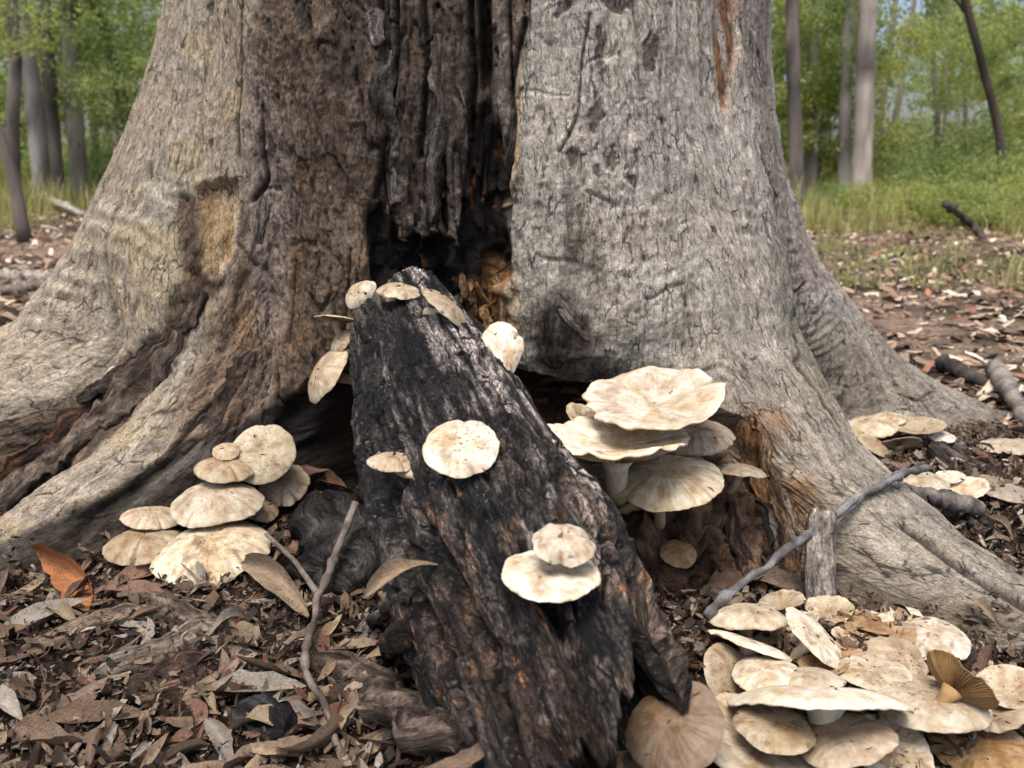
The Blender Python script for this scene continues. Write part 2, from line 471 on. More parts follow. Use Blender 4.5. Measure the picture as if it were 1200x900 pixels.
# flaky brown bark left of it
wq2 = A_ + 0.02 * fbm(T_ * 7, A_ * 9, 3, 66) + 0.006 * fbm(T_ * 30, A_ * 30, 2, 166)
wt2 = T_ + 0.05 * fbm(A_ * 9, T_ * 6, 3, 67) + 0.012 * fbm(A_ * 40, T_ * 30, 2, 167)
b1, b2, bid = vor2(wq2 / 0.045, wt2 / 0.26, 76)
crkb = sstep(0.07, 0.015, b2 - b1) * sstep(-0.15, 0.25, fbm(A_ * 10, T_ * 6, 3, 77))
e1, e2, eid = vor2(wq2 / 0.020, wt2 / 0.045, 78)
D += M_brown * (0.009 * (bid - 0.5) - 0.007 * crkb + 0.004 * (eid - 0.5) + 0.009 * fbm(A_ * 36, T_ * 16, 4, 68) + 0.004 * ridged(A_ * 70, T_ * 40, 2, 168))
# flaking at the foot of the left front root
foot = sstep(0.20, 0.05, Zg)
D += foot * 0.010 * fbm(A_ * 30, T_ * 9, 4, 69)
# ripples
rp = T_ * 26 + 2.2 * fbm(A_ * 2.2, T_ * 5, 3, 80) + 0.5 * fbm(A_ * 14, T_ * 3, 2, 180) + 2.0 * A_
ripA = sstep(-0.3, 0.5, fbm(A_ * 6, T_ * 5, 3, 81))
D += 0.0042 * M_ripL * np.sin(rp * 2 * np.pi * 0.8) * ripA
rp2 = T_ * 42 + 1.4 * fbm(A_ * 4, T_ * 5, 2, 82)
D += 0.0022 * M_ripR * np.sin(rp2 * 2 * np.pi * 0.8) * (0.5 + 0.6 * fbm(A_ * 6, T_ * 4, 2, 83))
# bare scar and dark torn crease beside it
D -= 0.018 * M_scar
D += 0.004 * (pmask([(224, 222), (238, 208), (262, 210), (281, 220), (279, 290), (260, 334), (238, 328), (223, 302)], 0.012, 0.8) - M_scar).clip(0, 1)
D -= M_dkroot * (0.012 + 0.020 * fbm(A_ * 32, T_ * 14, 4, 84))
D += M_charfoot * 0.014 * fbm(A_ * 34, T_ * 11, 4, 85)
D += M_flake * 0.007 - 0.012 * M_low * (1 - M_flake) * sstep(0.4, 0.3, Zg)
D += M_moss * 0.003 * fbm(A_ * 90, T_ * 80, 3, 86)
D -= M_strip * 0.010
D += M_jag * (0.022 * fbm(A_ * 26, T_ * 14, 4, 87))
D += hollow * (0.03 * fbm(A_ * 22, Zg * 14, 4, 26) + 0.012 * fbm(A_ * 60, Zg * 45, 3, 27))
lines = [  # cracks: polyline, width, depth
    ([(873, -20), (880, 60), (886, 110), (893, 170), (905, 215), (916, 236)], 0.006, 0.030),
    ([(893, 60), (902, 120)], 0.005, 0.018), ([(908, 170), (918, 236)], 0.005, 0.02),
    ([(458, -30), (462, 60), (452, 140), (446, 232)], 0.006, 0.020),
    ([(494, -20), (500, 80), (490, 190)], 0.006, 0.022), ([(551, -30), (553, 90), (548, 160)], 0.007, 0.035),
    ([(610, 30), (604, 70), (598, 110), (601, 150), (590, 232)], 0.006, 0.020),
    ([(279, 0), (279, 110), (280, 190)], 0.004, 0.006), ([(306, 130), (306, 190), (312, 215), (300, 240)], 0.005, 0.010),
    ([(692, 20), (684, 70), (674, 140), (655, 180)], 0.003, 0.006), ([(405, 300), (402, 370), (395, 420)], 0.004, 0.008),
    ([(325, 400), (322, 440), (345, 480), (330, 520)], 0.006, 0.012), ([(345, 240), (338, 330), (335, 400)], 0.005, 0.008),
    ([(1060, 612), (1110, 650), (1160, 685), (1210, 712)], 0.005, 0.010), ([(948, 330), (935, 420), (990, 500)], 0.005, 0.006),
    ([(250, 470), (225, 500), (190, 545)], 0.006, 0.008), ([(60, 640), (140, 580), (230, 520)], 0.008, 0.014),
]
dark_line = np.zeros(A_.shape)
for pts, w, dep in lines:
    m = sstep(w * 1.6, w * 0.3, line_d(pts))
    D -= dep * m; dark_line = np.maximum(dark_line, m)
spots = [(352, 22, 10, 22), (724, 185, 8, 16), (748, 181, 4, 8), (747, 217, 7, 10), (700, 140, 9, 22), (705, 60, 6, 26), (770, 60, 11, 28),
         (315, 35, 4, 7), (308, 5, 3, 6), (246, 171, 2, 6), (320, 117, 3, 5), (238, 8, 4, 9), (735, 5, 18, 12), (720, -5, 12, 9), (655, 10, 10, 16), (708, 95, 5, 12),
         (695, 205, 5, 8), (690, 238, 3, 6), (740, 275, 2, 7), (1183, 718, 11, 18), (668, 190, 5, 12), (783, 140, 3, 8), (805, 330, 3, 5)]
spot = np.zeros(A_.shape)
for sx, sy, rx, ry in spots:
    c0 = np.array(sp(sx, max(sy, 1))); cx = np.array(sp(sx + rx, max(sy, 1))); cy = np.array(sp(sx, max(sy, 1) + ry))
    ra = max(abs(cx[0] - c0[0]), 0.003); rt = max(abs(cy[1] - c0[1]), 0.006)
    q = np.hypot((A_ + 0.4 * WX - c0[0]) / ra, (T_ + 0.3 * WY - c0[1]) / rt) + 0.75 * fbm(A_ * 60, T_ * 45, 3, 90)
    spot = np.maximum(spot, sstep(1.05, 0.8, q))
D -= 0.005 * spot
P1 = P0 + N0 * D[..., None]

# --- colour
def C3(r, g, b_): return np.array([r, g, b_])
def over(c, rgb, m): return c * (1 - m[..., None]) + np.asarray(rgb) * m[..., None]
col = np.broadcast_to(C3(0.335, 0.305, 0.275), P0.shape).copy()
n_big = fbm(A_ * 3.0, T_ * 2.2, 4, 101); n_mid = fbm(A_ * 14, T_ * 6, 4, 102); n_str = fbm(A_ * 40, T_ * 5, 4, 103); n_fin = fbm(A_ * 110, T_ * 60, 3, 104)
col = over(col, C3(0.42, 0.385, 0.34), sstep(0.0, 0.5, n_big))
col = over(col, C3(0.225, 0.20, 0.18), sstep(0.05, 0.5, n_mid) * 0.6)
col = over(col, C3(0.37, 0.30, 0.22), sstep(0.15, 0.6, fbm(A_ * 5, T_ * 3, 3, 105)) * 0.45)
col = over(col, C3(0.34, 0.35, 0.33), sstep(0.1, 0.55, fbm(A_ * 6, T_ * 2.5, 3, 106)) * 0.5)
col = over(col, C3(0.45, 0.43, 0.41), sstep(0.25, 0.6, n_str) * 0.5)
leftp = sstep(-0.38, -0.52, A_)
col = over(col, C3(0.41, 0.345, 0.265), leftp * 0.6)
mott = fbm(A_ * 9 + 0.6 * n_mid, T_ * 7, 4, 190)
col = over(col, C3(0.47, 0.42, 0.34), sstep(0.12, 0.45, mott) * 0.55)
col = over(col, C3(0.19, 0.165, 0.145), sstep(0.10, 0.45, fbm(A_ * 20, T_ * 14, 4, 191)) * 0.45)
col = over(col, C3(0.30, 0.31, 0.27), sstep(0.15, 0.5, fbm(A_ * 4, T_ * 4, 3, 192)) * 0.35)
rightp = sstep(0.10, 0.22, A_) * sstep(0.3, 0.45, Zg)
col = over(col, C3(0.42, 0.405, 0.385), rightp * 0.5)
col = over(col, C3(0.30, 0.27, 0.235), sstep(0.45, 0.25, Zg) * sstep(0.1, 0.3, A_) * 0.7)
# left root: ribbed cream / grey
ring = 0.5 + 0.5 * np.sin(rp * 2 * np.pi * 0.8)
col = over(col, C3(0.44, 0.39, 0.31), M_ripL * ripA * sstep(0.5, 1.0, ring) * 0.45)
col = over(col, C3(0.22, 0.20, 0.175), M_ripL * ripA * sstep(0.5, 0.0, ring) * 0.35)
col = over(col, C3(0.40, 0.34, 0.17), M_yellow * sstep(-0.3, 0.4, n_mid) * 0.6)
drip = sstep(0.22, 0.5, fbm(A_ * 34 + 0.4 * n_mid, T_ * 1.6, 4, 193))
col = over(col, C3(0.13, 0.115, 0.10), drip * 0.42 * (1 - M_mid))
pale_s = sstep(0.22, 0.5, fbm(A_ * 30 + 0.4 * n_mid, T_ * 1.9, 4, 194))
col = over(col, C3(0.52, 0.48, 0.42), pale_s * 0.40 * (1 - M_mid) * (1 - M_brown))
band = sstep(0.1, 0.5, fbm(A_ * 5 + 2, T_ * 17 + 3 * fbm(A_ * 3, T_ * 3, 2, 195), 3, 196))
col = over(col, C3(0.20, 0.165, 0.135), band * np.maximum(M_ripL, 0.5 * M_ripR) * 0.55)
col = over(col, C3(0.44, 0.36, 0.22), sstep(0.2, 0.5, fbm(A_ * 7, T_ * 9, 4, 197)) * leftp * 0.5)
col = over(col, C3(0.33, 0.265, 0.19), sstep(0.0, 0.4, fbm(A_ * 6, T_ * 5, 4, 198)) * M_root3 * 0.6)
# small dark pits on smooth bark
pt1, pt2, pid = vor2(A_ / 0.020, T_ / 0.045, 110)
pits = sstep(0.20, 0.10, pt1) * (pid > 0.72) * sstep(0.0, 0.4, n_big + 0.3)
col = over(col, C3(0.09, 0.08, 0.07), pits * 0.8 * (1 - M_mid))
# green-grey right crease side
col = over(col, C3(0.16, 0.16, 0.125), M_green * 0.65)
col = over(col, C3(0.24, 0.205, 0.185), M_redside * 0.7)
col = over(col, C3(0.19, 0.085, 0.042), M_strip * sstep(-0.6, 0.2, fbm(A_ * 60, T_ * 10, 3, 112)))
col = over(col, C3(0.42, 0.34, 0.25), sstep(0.02, 0.0, np.abs(poly_d([(843, -40), (872, -40), (872, 60), (862, 130), (855, 130), (848, 70)], 0.5)) - 0.004) * 0.3)
# brown rough bark
col = over(col, C3(0.195, 0.140, 0.105), M_brown * 0.88)
col = over(col, C3(0.30, 0.245, 0.205), M_brown * sstep(0.0, 0.5, n_mid) * 0.7)
col = over(col, C3(0.26, 0.17, 0.10), M_brown * sstep(0.1, 0.5, fbm(A_ * 9, T_ * 7, 3, 113)) * 0.6)
col = over(col, C3(0.075, 0.065, 0.058), M_brown * sstep(0.15, 0.55, fbm(A_ * 11, T_ * 7, 4, 114)) * 0.75)
col = over(col, C3(0.05, 0.042, 0.036), M_brown * crkb * 0.6)
col = over(col, C3(0.31, 0.27, 0.255), M_pale2 * 0.6)
# middle strip
col = over(col, C3(0.125, 0.10, 0.083), M_mid * 0.94)
col = over(col, C3(0.24, 0.205, 0.178), M_mid * sstep(-0.05, 0.4, n_mid + (vid - 0.5)) * 0.75)
col = over(col, C3(0.20, 0.12, 0.07), M_mid * sstep(0.2, 0.6, fbm(A_ * 30, T_ * 8, 3, 115)) * 0.5)
col = over(col, C3(0.018, 0.015, 0.013), M_mid * np.clip(crk + 0.5 * crk2 + 0.4 * brk, 0, 1))
col = over(col, C3(0.016, 0.014, 0.013), M_char * sstep(-0.6, -0.1, n_mid + 0.3))
col = over(col, C3(0.30, 0.14, 0.05), M_char * 0.8 * sstep(0.48, 0.62, fbm(A_ * 75, T_ * 16, 4, 116)))
col = over(col, C3(0.30, 0.17, 0.075), M_ochre * 0.95)
col = over(col, C3(0.09, 0.05, 0.03), M_ochre * sstep(0.1, 0.4, fbm(A_ * 40, T_ * 18, 3, 117)))
edge = sstep(0.010, 0.003, np.abs(line_d([(607, 80), (604, 140), (600, 200), (590, 235)])))
col = over(col, C3(0.58, 0.44, 0.28), edge * 0.8)
col = over(col, C3(0.50, 0.42, 0.32), sstep(0.02, 0.008, line_d([(601, 330), (604, 400)])) * 0.8)
# scar and creases
col = over(col, C3(0.47, 0.37, 0.24), M_scar)
col = over(col, C3(0.33, 0.22, 0.11), M_scar * sstep(0.0, 0.5, n_str) * 0.8)
col = over(col, C3(0.075, 0.055, 0.042), M_dkroot * 0.93)
col = over(col, C3(0.20, 0.14, 0.10), M_dkroot * sstep(0.0, 0.45, fbm(A_ * 26, T_ * 12, 3, 118)) * 0.8)
col = over(col, C3(0.020, 0.0185, 0.0175), M_charfoot * 0.95)
col = over(col, C3(0.13, 0.12, 0.11), M_charfoot * sstep(0.15, 0.5, fbm(A_ * 40, T_ * 9, 3, 119)) * 0.8)
col = over(col, C3(0.085, 0.076, 0.060), M_moss * (0.55 + 0.4 * sstep(-0.3, 0.2, n_mid)))
col = over(col, C3(0.17, 0.16, 0.13), M_moss * sstep(0.1, 0.5, n_fin) * 0.7)
col = over(col, C3(0.06, 0.052, 0.045), M_low * sstep(-0.5, 0.2, n_mid) * 0.85)
col = over(col, C3(0.085, 0.066, 0.055), M_flake * 0.8)
# inside of the hollow: rotted, burnt wood
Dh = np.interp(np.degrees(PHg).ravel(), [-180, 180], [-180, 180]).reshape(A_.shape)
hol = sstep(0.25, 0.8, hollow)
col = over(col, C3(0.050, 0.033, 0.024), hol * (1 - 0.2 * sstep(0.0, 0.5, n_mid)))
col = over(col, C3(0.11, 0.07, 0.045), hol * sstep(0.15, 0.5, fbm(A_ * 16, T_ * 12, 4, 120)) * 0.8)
col = over(col, C3(0.24, 0.14, 0.07), M_jag * sstep(-0.2, 0.3, fbm(A_ * 26, T_ * 12, 3, 121)) * 0.9)
col = over(col, C3(0.40, 0.34, 0.28), M_jag * sstep(0.25, 0.5, fbm(A_ * 40, T_ * 20, 3, 122)) * 0.8)
col = over(col, C3(0.085, 0.075, 0.066), spot * 0.8)
col = over(col, C3(0.025, 0.022, 0.02), dark_line * 0.85)
# bark colour turns darker brown close to the soil
col = over(col, C3(0.075, 0.062, 0.05), sstep(0.09, 0.0, Zg + 0.03 * n_mid) * 0.65)
col *= (1 + 0.22 * n_fin)[..., None]
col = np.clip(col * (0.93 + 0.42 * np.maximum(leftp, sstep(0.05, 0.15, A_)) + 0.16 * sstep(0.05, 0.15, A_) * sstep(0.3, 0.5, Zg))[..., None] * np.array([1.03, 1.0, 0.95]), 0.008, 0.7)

m_bark, nt, b = new_mat('gum_bark')
at = node(nt, 'ShaderNodeAttribute', attribute_name='col')
uvn = node(nt, 'ShaderNodeUVMap', uv_map='UVMap')
va = scaled(nt, uvn.outputs['UV'], (1, 0.35, 1)); vb = scaled(nt, uvn.outputs['UV'], (1, 0.6, 1)); vc = scaled(nt, uvn.outputs['UV'], (1, 0.16, 1))
n1 = noise_tex(nt, va, 230, 8, 0.75, 1.6); n2 = noise_tex(nt, vb, 70, 7, 0.7, 1.8); n3 = noise_tex(nt, vc, 95, 5, 0.6, 0.6)
n4 = noise_tex(nt, uvn.outputs['UV'], 120, 5, 0.65, 2.5)
c = mul(nt, at.outputs['Color'], ramp(nt, n1, [(0.32, (0.36, 0.345, 0.33)), (0.47, (0.95, 0.95, 0.95)), (0.70, (1.55, 1.55, 1.54))]))
c = mul(nt, c, ramp(nt, n2, [(0.33, (0.58, 0.56, 0.54)), (0.66, (1.30, 1.30, 1.29))]))
c = mul(nt, c, ramp(nt, n4, [(0.36, (0.42, 0.40, 0.38)), (0.44, (1, 1, 1)), (0.75, (1.12, 1.12, 1.12))]))
c = mul(nt, c, ramp(nt, n3, [(0.32, (0.52, 0.50, 0.48)), (0.44, (1, 1, 1)), (0.75, (1.15, 1.15, 1.15))]))
dn = node(nt, 'ShaderNodeTexNoise', Scale=38.0, Detail=4.0); nt.links.new(vb, dn.inputs['Vector'])
dv = node(nt, 'ShaderNodeVectorMath', operation='MULTIPLY_ADD'); nt.links.new(dn.outputs['Color'], dv.inputs[0]); dv.inputs[1].default_value = (0.028, 0.05, 0); nt.links.new(uvn.outputs['UV'], dv.inputs[2])
ve = node(nt, 'ShaderNodeTexVoronoi', Scale=58.0, feature='DISTANCE_TO_EDGE'); nt.links.new(scaled(nt, dv.outputs[0], (1, 0.24, 1)), ve.inputs['Vector'])
nk = noise_tex(nt, uvn.outputs['UV'], 16, 4, 0.6)
el = node(nt, 'ShaderNodeMapRange'); nt.links.new(ve.outputs['Distance'], el.inputs['Value']); el.inputs['From Min'].default_value = 0.045; el.inputs['From Max'].default_value = 0.012
ek = node(nt, 'ShaderNodeMapRange'); nt.links.new(nk, ek.inputs['Value']); ek.inputs['From Min'].default_value = 0.46; ek.inputs['From Max'].default_value = 0.56
em = node(nt, 'ShaderNodeMath', operation='MULTIPLY'); nt.links.new(el.outputs['Result'], em.inputs[0]); nt.links.new(ek.outputs['Result'], em.inputs[1])
crv = node(nt, 'ShaderNodeMath', operation='MULTIPLY'); nt.links.new(em.outputs[0], crv.inputs[0]); crv.inputs[1].default_value = 0.8
c = blend(nt, crv.outputs[0], c, (0.045, 0.04, 0.036))
ei = node(nt, 'ShaderNodeMath', operation='SUBTRACT'); ei.inputs[0].default_value = 1.0; nt.links.new(em.outputs[0], ei.inputs[1])
nt.links.new(c, b.inputs['Base Color'])
b.inputs['Roughness'].default_value = 0.88; b.inputs['Specular IOR Level'].default_value = 0.2
q = bump(nt, None, ei.outputs[0], 0.8, 0.006); q = bump(nt, None, n2, 0.9, 0.012, q); q = bump(nt, None, n3, 0.7, 0.007, q); q = bump(nt, None, n4, 0.8, 0.005, q); bump(nt, b, n1, 0.9, 0.006, q)

tree = empty('gum_tree', (TC[0], TC[1], 0))
tag(tree, 'huge old gum tree with flaring roots and a burnt split in its trunk', 'tree')
PL = P1.copy(); PL[..., 0] -= TC[0]; PL[..., 1] -= TC[1]
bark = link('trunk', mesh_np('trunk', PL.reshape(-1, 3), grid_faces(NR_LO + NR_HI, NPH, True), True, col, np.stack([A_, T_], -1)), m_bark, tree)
# ================================================================== CHARRED LOG
LT = at_y(478, 385, 1.50); LB = at_y(697, 905, 0.74)
LD = LB - LT; LLEN = np.linalg.norm(LD); LD = LD / LLEN
LU = np.array([0, -0.35, 1.0]); LU = LU - (LU @ LD) * LD; LU /= np.linalg.norm(LU)
LV = np.cross(LD, LU); LV = LV if LV[0] > 0 else -LV            # to the right in the picture
NA, NS = 300, 330
al = np.linspace(-np.pi, np.pi, NA, endpoint=False)
def log_end(a):
    d = np.degrees(a)
    e = 1.04 - 0.24 * np.exp(-((d - 38) / 20) ** 2) - 0.06 * np.exp(-((d - 85) / 35) ** 2)
    return e + 0.025 * fbm(d / 9, d * 0 + 3, 3, 5) + 0.015 * vn2(d / 3, d * 0, 8)
le = log_end(al)
so = np.linspace(0, 1, NS)
def log_r(s, a):
    r = np.interp(s, [0, 0.1, 0.35, 0.7, 1.0, 1.1], [0.114, 0.124, 0.152, 0.170, 0.163, 0.155])
    r = r * (1 + 0.06 * np.cos(2 * a + 0.6) + 0.05 * np.cos(3 * a - 1.0))
    return r
S2, A2 = np.meshgrid(so, al, indexing='ij')
S2 = S2 * le[None, :]
S2 = S2 - (1 - so[:, None]) ** 6 * (0.05 * np.cos(A2 - 0.4) - 0.02 * fbm(np.degrees(A2) / 14, A2 * 0, 3, 6))
ls = S2 * LLEN
cx, cy = np.cos(A2), np.sin(A2)
u1 = A2 * 0.15
def per(f): return f
n_gro = fbm(u1 * 34 + 0.5 * fbm(ls * 3, u1 * 6, 2, 7), ls * 2.6, 4, 31)
n_gr2 = fbm(u1 * 85, ls * 9, 3, 32)
n_lmp = fbm(u1 * 8, ls * 5, 3, 33)
q1, q2, qid = vor2(u1 / 0.030 + 0.35 * fbm(ls * 9, u1 * 9, 2, 34), ls / 0.16, 35)
crack = sstep(0.13, 0.02, q2 - q1)
k1, k2, kid = vor2(u1 / 0.014, ls / 0.022, 36)
DR = 0.010 * n_lmp + 0.012 * n_gro + 0.004 * n_gr2 - 0.010 * crack * (0.4 + 0.6 * sstep(0.2, 0.7, S2)) + 0.003 * (kid - 0.5) * sstep(0.5, 0.1, S2)
low = sstep(0.45, 0.85, S2)
h1, h2, hid = vor2(u1 / 0.020 + 0.3 * fbm(ls * 20, u1 * 30, 2, 240), ls / 0.034, 241)
DR += sstep(0.7, 0.35, S2) * (0.004 * (hid - 0.5) - 0.005 * sstep(0.12, 0.02, h2 - h1) * sstep(-0.1, 0.3, n_lmp))
DR += low * (0.016 * fbm(u1 * 26, ls * 5, 4, 37) + 0.007 * fbm(u1 * 60, ls * 34, 3, 38))
def groove(a0, s0, s1, w, dep):
    return -dep * np.exp(-((np.degrees(A2) - a0 - 5 * np.sin(S2 * 9)) / w) ** 2) * sstep(s0, s0 + 0.12, S2) * sstep(s1 + 0.03, s1 - 0.08, S2)
DR += groove(-62, 0.42, 1.2, 3.2, 0.055) + groove(-40, 0.6, 1.2, 2.2, 0.028) + groove(-12, 0.7, 1.2, 3.0, 0.03) + groove(20, 0.2, 0.55, 1.6, 0.012) + groove(8, 0.45, 0.8, 2.0, 0.014) + groove(-25, 0.3, 0.6, 1.5, 0.01) + groove(48, 0.15, 0.7, 2.0, 0.010)
RO = log_r(S2, A2) + DR
rim = sstep(0.965, 1.0, so)[:, None]
RO = RO - 0.030 * rim * (0.6 + 0.6 * fbm(np.degrees(A2) / 8, A2 * 0 + 2, 3, 39))
top = sstep(0.03, 0.0, so)[:, None]
RO = RO - 0.02 * top
def log_pt(s, a, r):
    return LT + s[..., None] * LLEN * LD + (r * np.cos(a))[..., None] * LU + (r * np.sin(a))[..., None] * LV
PO = log_pt(S2, A2, RO)
# inner wall running back from the broken end, then closed
NI = 60
ti = np.linspace(0, 1, NI)
S3 = le[None, :] - 0.002 - ti[:, None] * (le[None, :] - 0.50)
A3 = np.broadcast_to(al, S3.shape)
RI = (log_r(S3, A3) * np.interp(ti, [0, 0.06, 0.5, 0.92, 1], [0.80, 0.70, 0.55, 0.40, 0.02])[:, None]) + 0.012 * fbm(A3 * 4, S3 * 14, 4, 44) * (1 - ti[:, None])
RI = np.where(np.degrees(A3) < 5, np.minimum(RI, log_r(S3, A3) * 0.5 + 0.02 * fbm(A3 * 5, S3 * 12, 3, 45)), RI)
PI_ = log_pt(S3, A3, np.clip(RI, 0.002, None))
# top end: cap closed inwards
NTc = 12
tc_ = np.linspace(1, 0.01, NTc)[:-1]
PT = np.stack([log_pt(S2[0] - 0.006 * (1 - k) + 0.03 * (1 - k) * fbm(al * 3, al * 0 + k * 6, 3, 46), al, RO[0] * k) for k in tc_[::-1]])
PLG = np.concatenate([PT, PO, PI_])
lcol = np.broadcast_to(C3(0.014, 0.0135, 0.0135), PO.shape).copy()
uu, ss = u1, ls
streak = fbm(uu * 60, ss * 7, 4, 141) + 0.5 * fbm(uu * 12, ss * 4, 3, 142)
wb = np.exp(-((np.degrees(A2) - 22 - 20 * (S2 - 0.4)) / 30) ** 2)
lcol = over(lcol, C3(0.085, 0.075, 0.068), sstep(-0.1, 0.35, fbm(uu * 30, ss * 9, 4, 143)) * (0.30 + 0.5 * low))
lcol = over(lcol, C3(0.46, 0.41, 0.38), sstep(0.22, 0.50, streak + 0.50 * wb - 0.14) * (0.25 + 0.75 * wb) * sstep(1.05, 0.5, S2))
lcol = over(lcol, C3(0.20, 0.175, 0.165), sstep(0.35, 0.6, fbm(uu * 95, ss * 16, 3, 144)) * 0.75)
lcol = over(lcol, C3(0.065, 0.043, 0.030), low * sstep(-0.1, 0.4, fbm(uu * 20, ss * 7, 4, 145)) * 0.85)
lcol = over(lcol, C3(0.22, 0.16, 0.12), low * sstep(0.2, 0.55, fbm(uu * 36, ss * 12, 4, 146) + 0.3 * wb) * 0.7)
lcol = over(lcol, C3(0.30, 0.14, 0.05), low * sstep(0.45, 0.6, fbm(uu * 70, ss * 24, 3, 147)) * 0.8)
lcol = over(lcol, C3(0.012, 0.012, 0.013), np.maximum(crack * 0.7, sstep(0.02, 0.05, -groove(-62, 0.42, 1.2, 3.2, 0.055) * 1.2)))
icol = np.broadcast_to(C3(0.022, 0.018, 0.015), PI_.shape).copy()
icol = over(icol, C3(0.12, 0.09, 0.07), (sstep(0.12, 0.0, ti)[:, None] * np.ones(NA)) * sstep(-0.1, 0.4, fbm(A3 * 8, S3 * 20, 3, 148)))
lcol = np.concatenate([np.broadcast_to(C3(0.02, 0.019, 0.018), PT.shape), lcol, icol])
luv = np.concatenate([np.stack([np.broadcast_to(u1[0], PT.shape[:2]), np.zeros(PT.shape[:2])], -1), np.stack([u1, ls], -1), np.stack([A3 * 0.1, S3 * LLEN], -1)])
m_log, nt, b = new_mat('charred_wood')
at = node(nt, 'ShaderNodeAttribute', attribute_name='col')
uvn = node(nt, 'ShaderNodeUVMap', uv_map='UVMap')
va = scaled(nt, uvn.outputs['UV'], (1, 0.4, 1)); vb = scaled(nt, uvn.outputs['UV'], (1, 0.18, 1))
n1 = noise_tex(nt, va, 230, 7, 0.72, 1.0); n2 = noise_tex(nt, vb, 110, 6, 0.65, 0.8)
n3 = noise_tex(nt, scaled(nt, uvn.outputs['UV'], (1, 0.10, 1)), 170, 6, 0.7, 0.5)
n4 = noise_tex(nt, scaled(nt, uvn.outputs['UV'], (1, 0.55, 1)), 300, 3, 0.6, 0.8)
n5 = noise_tex(nt, scaled(nt, uvn.outputs['UV'], (1, 0.3, 1)), 22, 4, 0.6, 0.4)
c = mul(nt, at.outputs['Color'], ramp(nt, n1, [(0.38, (0.2, 0.2, 0.2)), (0.5, (1, 1, 1)), (0.62, (2.5, 2.45, 2.4))]))
c = mul(nt, c, ramp(nt, n2, [(0.34, (0.35, 0.35, 0.35)), (0.66, (1.7, 1.67, 1.64))]))
c = mul(nt, c, ramp(nt, n3, [(0.36, (0.3, 0.3, 0.3)), (0.5, (1, 1, 1)), (0.66, (1.6, 1.57, 1.53))]))
fl = node(nt, 'ShaderNodeMapRange'); nt.links.new(n4, fl.inputs['Value']); fl.inputs['From Min'].default_value = 0.60; fl.inputs['From Max'].default_value = 0.66
fm = node(nt, 'ShaderNodeMapRange'); nt.links.new(n5, fm.inputs['Value']); fm.inputs['From Min'].default_value = 0.42; fm.inputs['From Max'].default_value = 0.60
ff = node(nt, 'ShaderNodeMath', operation='MULTIPLY'); nt.links.new(fl.outputs['Result'], ff.inputs[0]); nt.links.new(fm.outputs['Result'], ff.inputs[1])
f2 = node(nt, 'ShaderNodeMath', operation='MULTIPLY'); nt.links.new(ff.outputs[0], f2.inputs[0]); f2.inputs[1].default_value = 0.7
c = blend(nt, f2.outputs[0], c, (0.36, 0.33, 0.31))
dn = node(nt, 'ShaderNodeTexNoise', Scale=45.0, Detail=4.0); nt.links.new(uvn.outputs['UV'], dn.inputs['Vector'])
dv = node(nt, 'ShaderNodeVectorMath', operation='MULTIPLY_ADD'); nt.links.new(dn.outputs['Color'], dv.inputs[0]); dv.inputs[1].default_value = (0.02, 0.05, 0); nt.links.new(uvn.outputs['UV'], dv.inputs[2])
ve = node(nt, 'ShaderNodeTexVoronoi', Scale=80.0, feature='DISTANCE_TO_EDGE'); nt.links.new(scaled(nt, dv.outputs[0], (1, 0.26, 1)), ve.inputs['Vector'])
el = node(nt, 'ShaderNodeMapRange'); nt.links.new(ve.outputs['Distance'], el.inputs['Value']); el.inputs['From Min'].default_value = 0.09; el.inputs['From Max'].default_value = 0.02
ek = node(nt, 'ShaderNodeMapRange'); nt.links.new(n5, ek.inputs['Value']); ek.inputs['From Min'].default_value = 0.56; ek.inputs['From Max'].default_value = 0.44
em = node(nt, 'ShaderNodeMath', operation='MULTIPLY'); nt.links.new(el.outputs['Result'], em.inputs[0]); nt.links.new(ek.outputs['Result'], em.inputs[1])
c = blend(nt, em.outputs[0], c, (0.007, 0.007, 0.007))
ei = node(nt, 'ShaderNodeMath', operation='SUBTRACT'); ei.inputs[0].default_value = 1.0; nt.links.new(em.outputs[0], ei.inputs[1])
nt.links.new(c, b.inputs['Base Color'])
b.inputs['Roughness'].default_value = 0.6; b.inputs['Specular IOR Level'].default_value = 0.3
q = bump(nt, None, ei.outputs[0], 1.0, 0.010); q = bump(nt, None, n2, 1.0, 0.014, q); q = bump(nt, None, n3, 1.0, 0.012, q); bump(nt, b, n1, 1.0, 0.010, q)
log = empty('charred_log', tuple(LB))
tag(log, 'burnt hollow log leaning from the split trunk down onto the leaf litter', 'log')
wood = link('log_shell', mesh_np('log_shell', (PLG - LB).reshape(-1, 3), grid_faces(len(PLG), NA, True), True, lcol, luv), m_log, log)
# ================================================================== rotten wood in the hollow (part of the tree)
mc = np.array([0.30, 1.47]); nth, nrh = 120, 60
th = np.linspace(0, 2 * np.pi, nth, endpoint=False); rh = np.linspace(0.02, 1, nrh)
RH, TH = np.meshgrid(rh, th, indexing='ij')
mx = RH * np.cos(TH) * 0.24; my = RH * np.sin(TH) * 0.17
mz = 0.27 * (1 - RH ** 2.4) - 0.03
nzm = fbm(mx * 22, (my + mz) * 22, 4, 200); nzf = fbm(mx * 70 + mz * 30, my * 70 + mz * 50, 3, 201)
pm = np.stack([mx, my, mz], -1) * (1 + 0.16 * nzm + 0.10 * nzf)[..., None]
pm[..., 2] += 0.035 * fbm(mx * 30, my * 30, 3, 203)
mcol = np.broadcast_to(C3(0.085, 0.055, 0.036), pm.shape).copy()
mcol = over(mcol, C3(0.20, 0.13, 0.08), sstep(-0.1, 0.4, nzm))
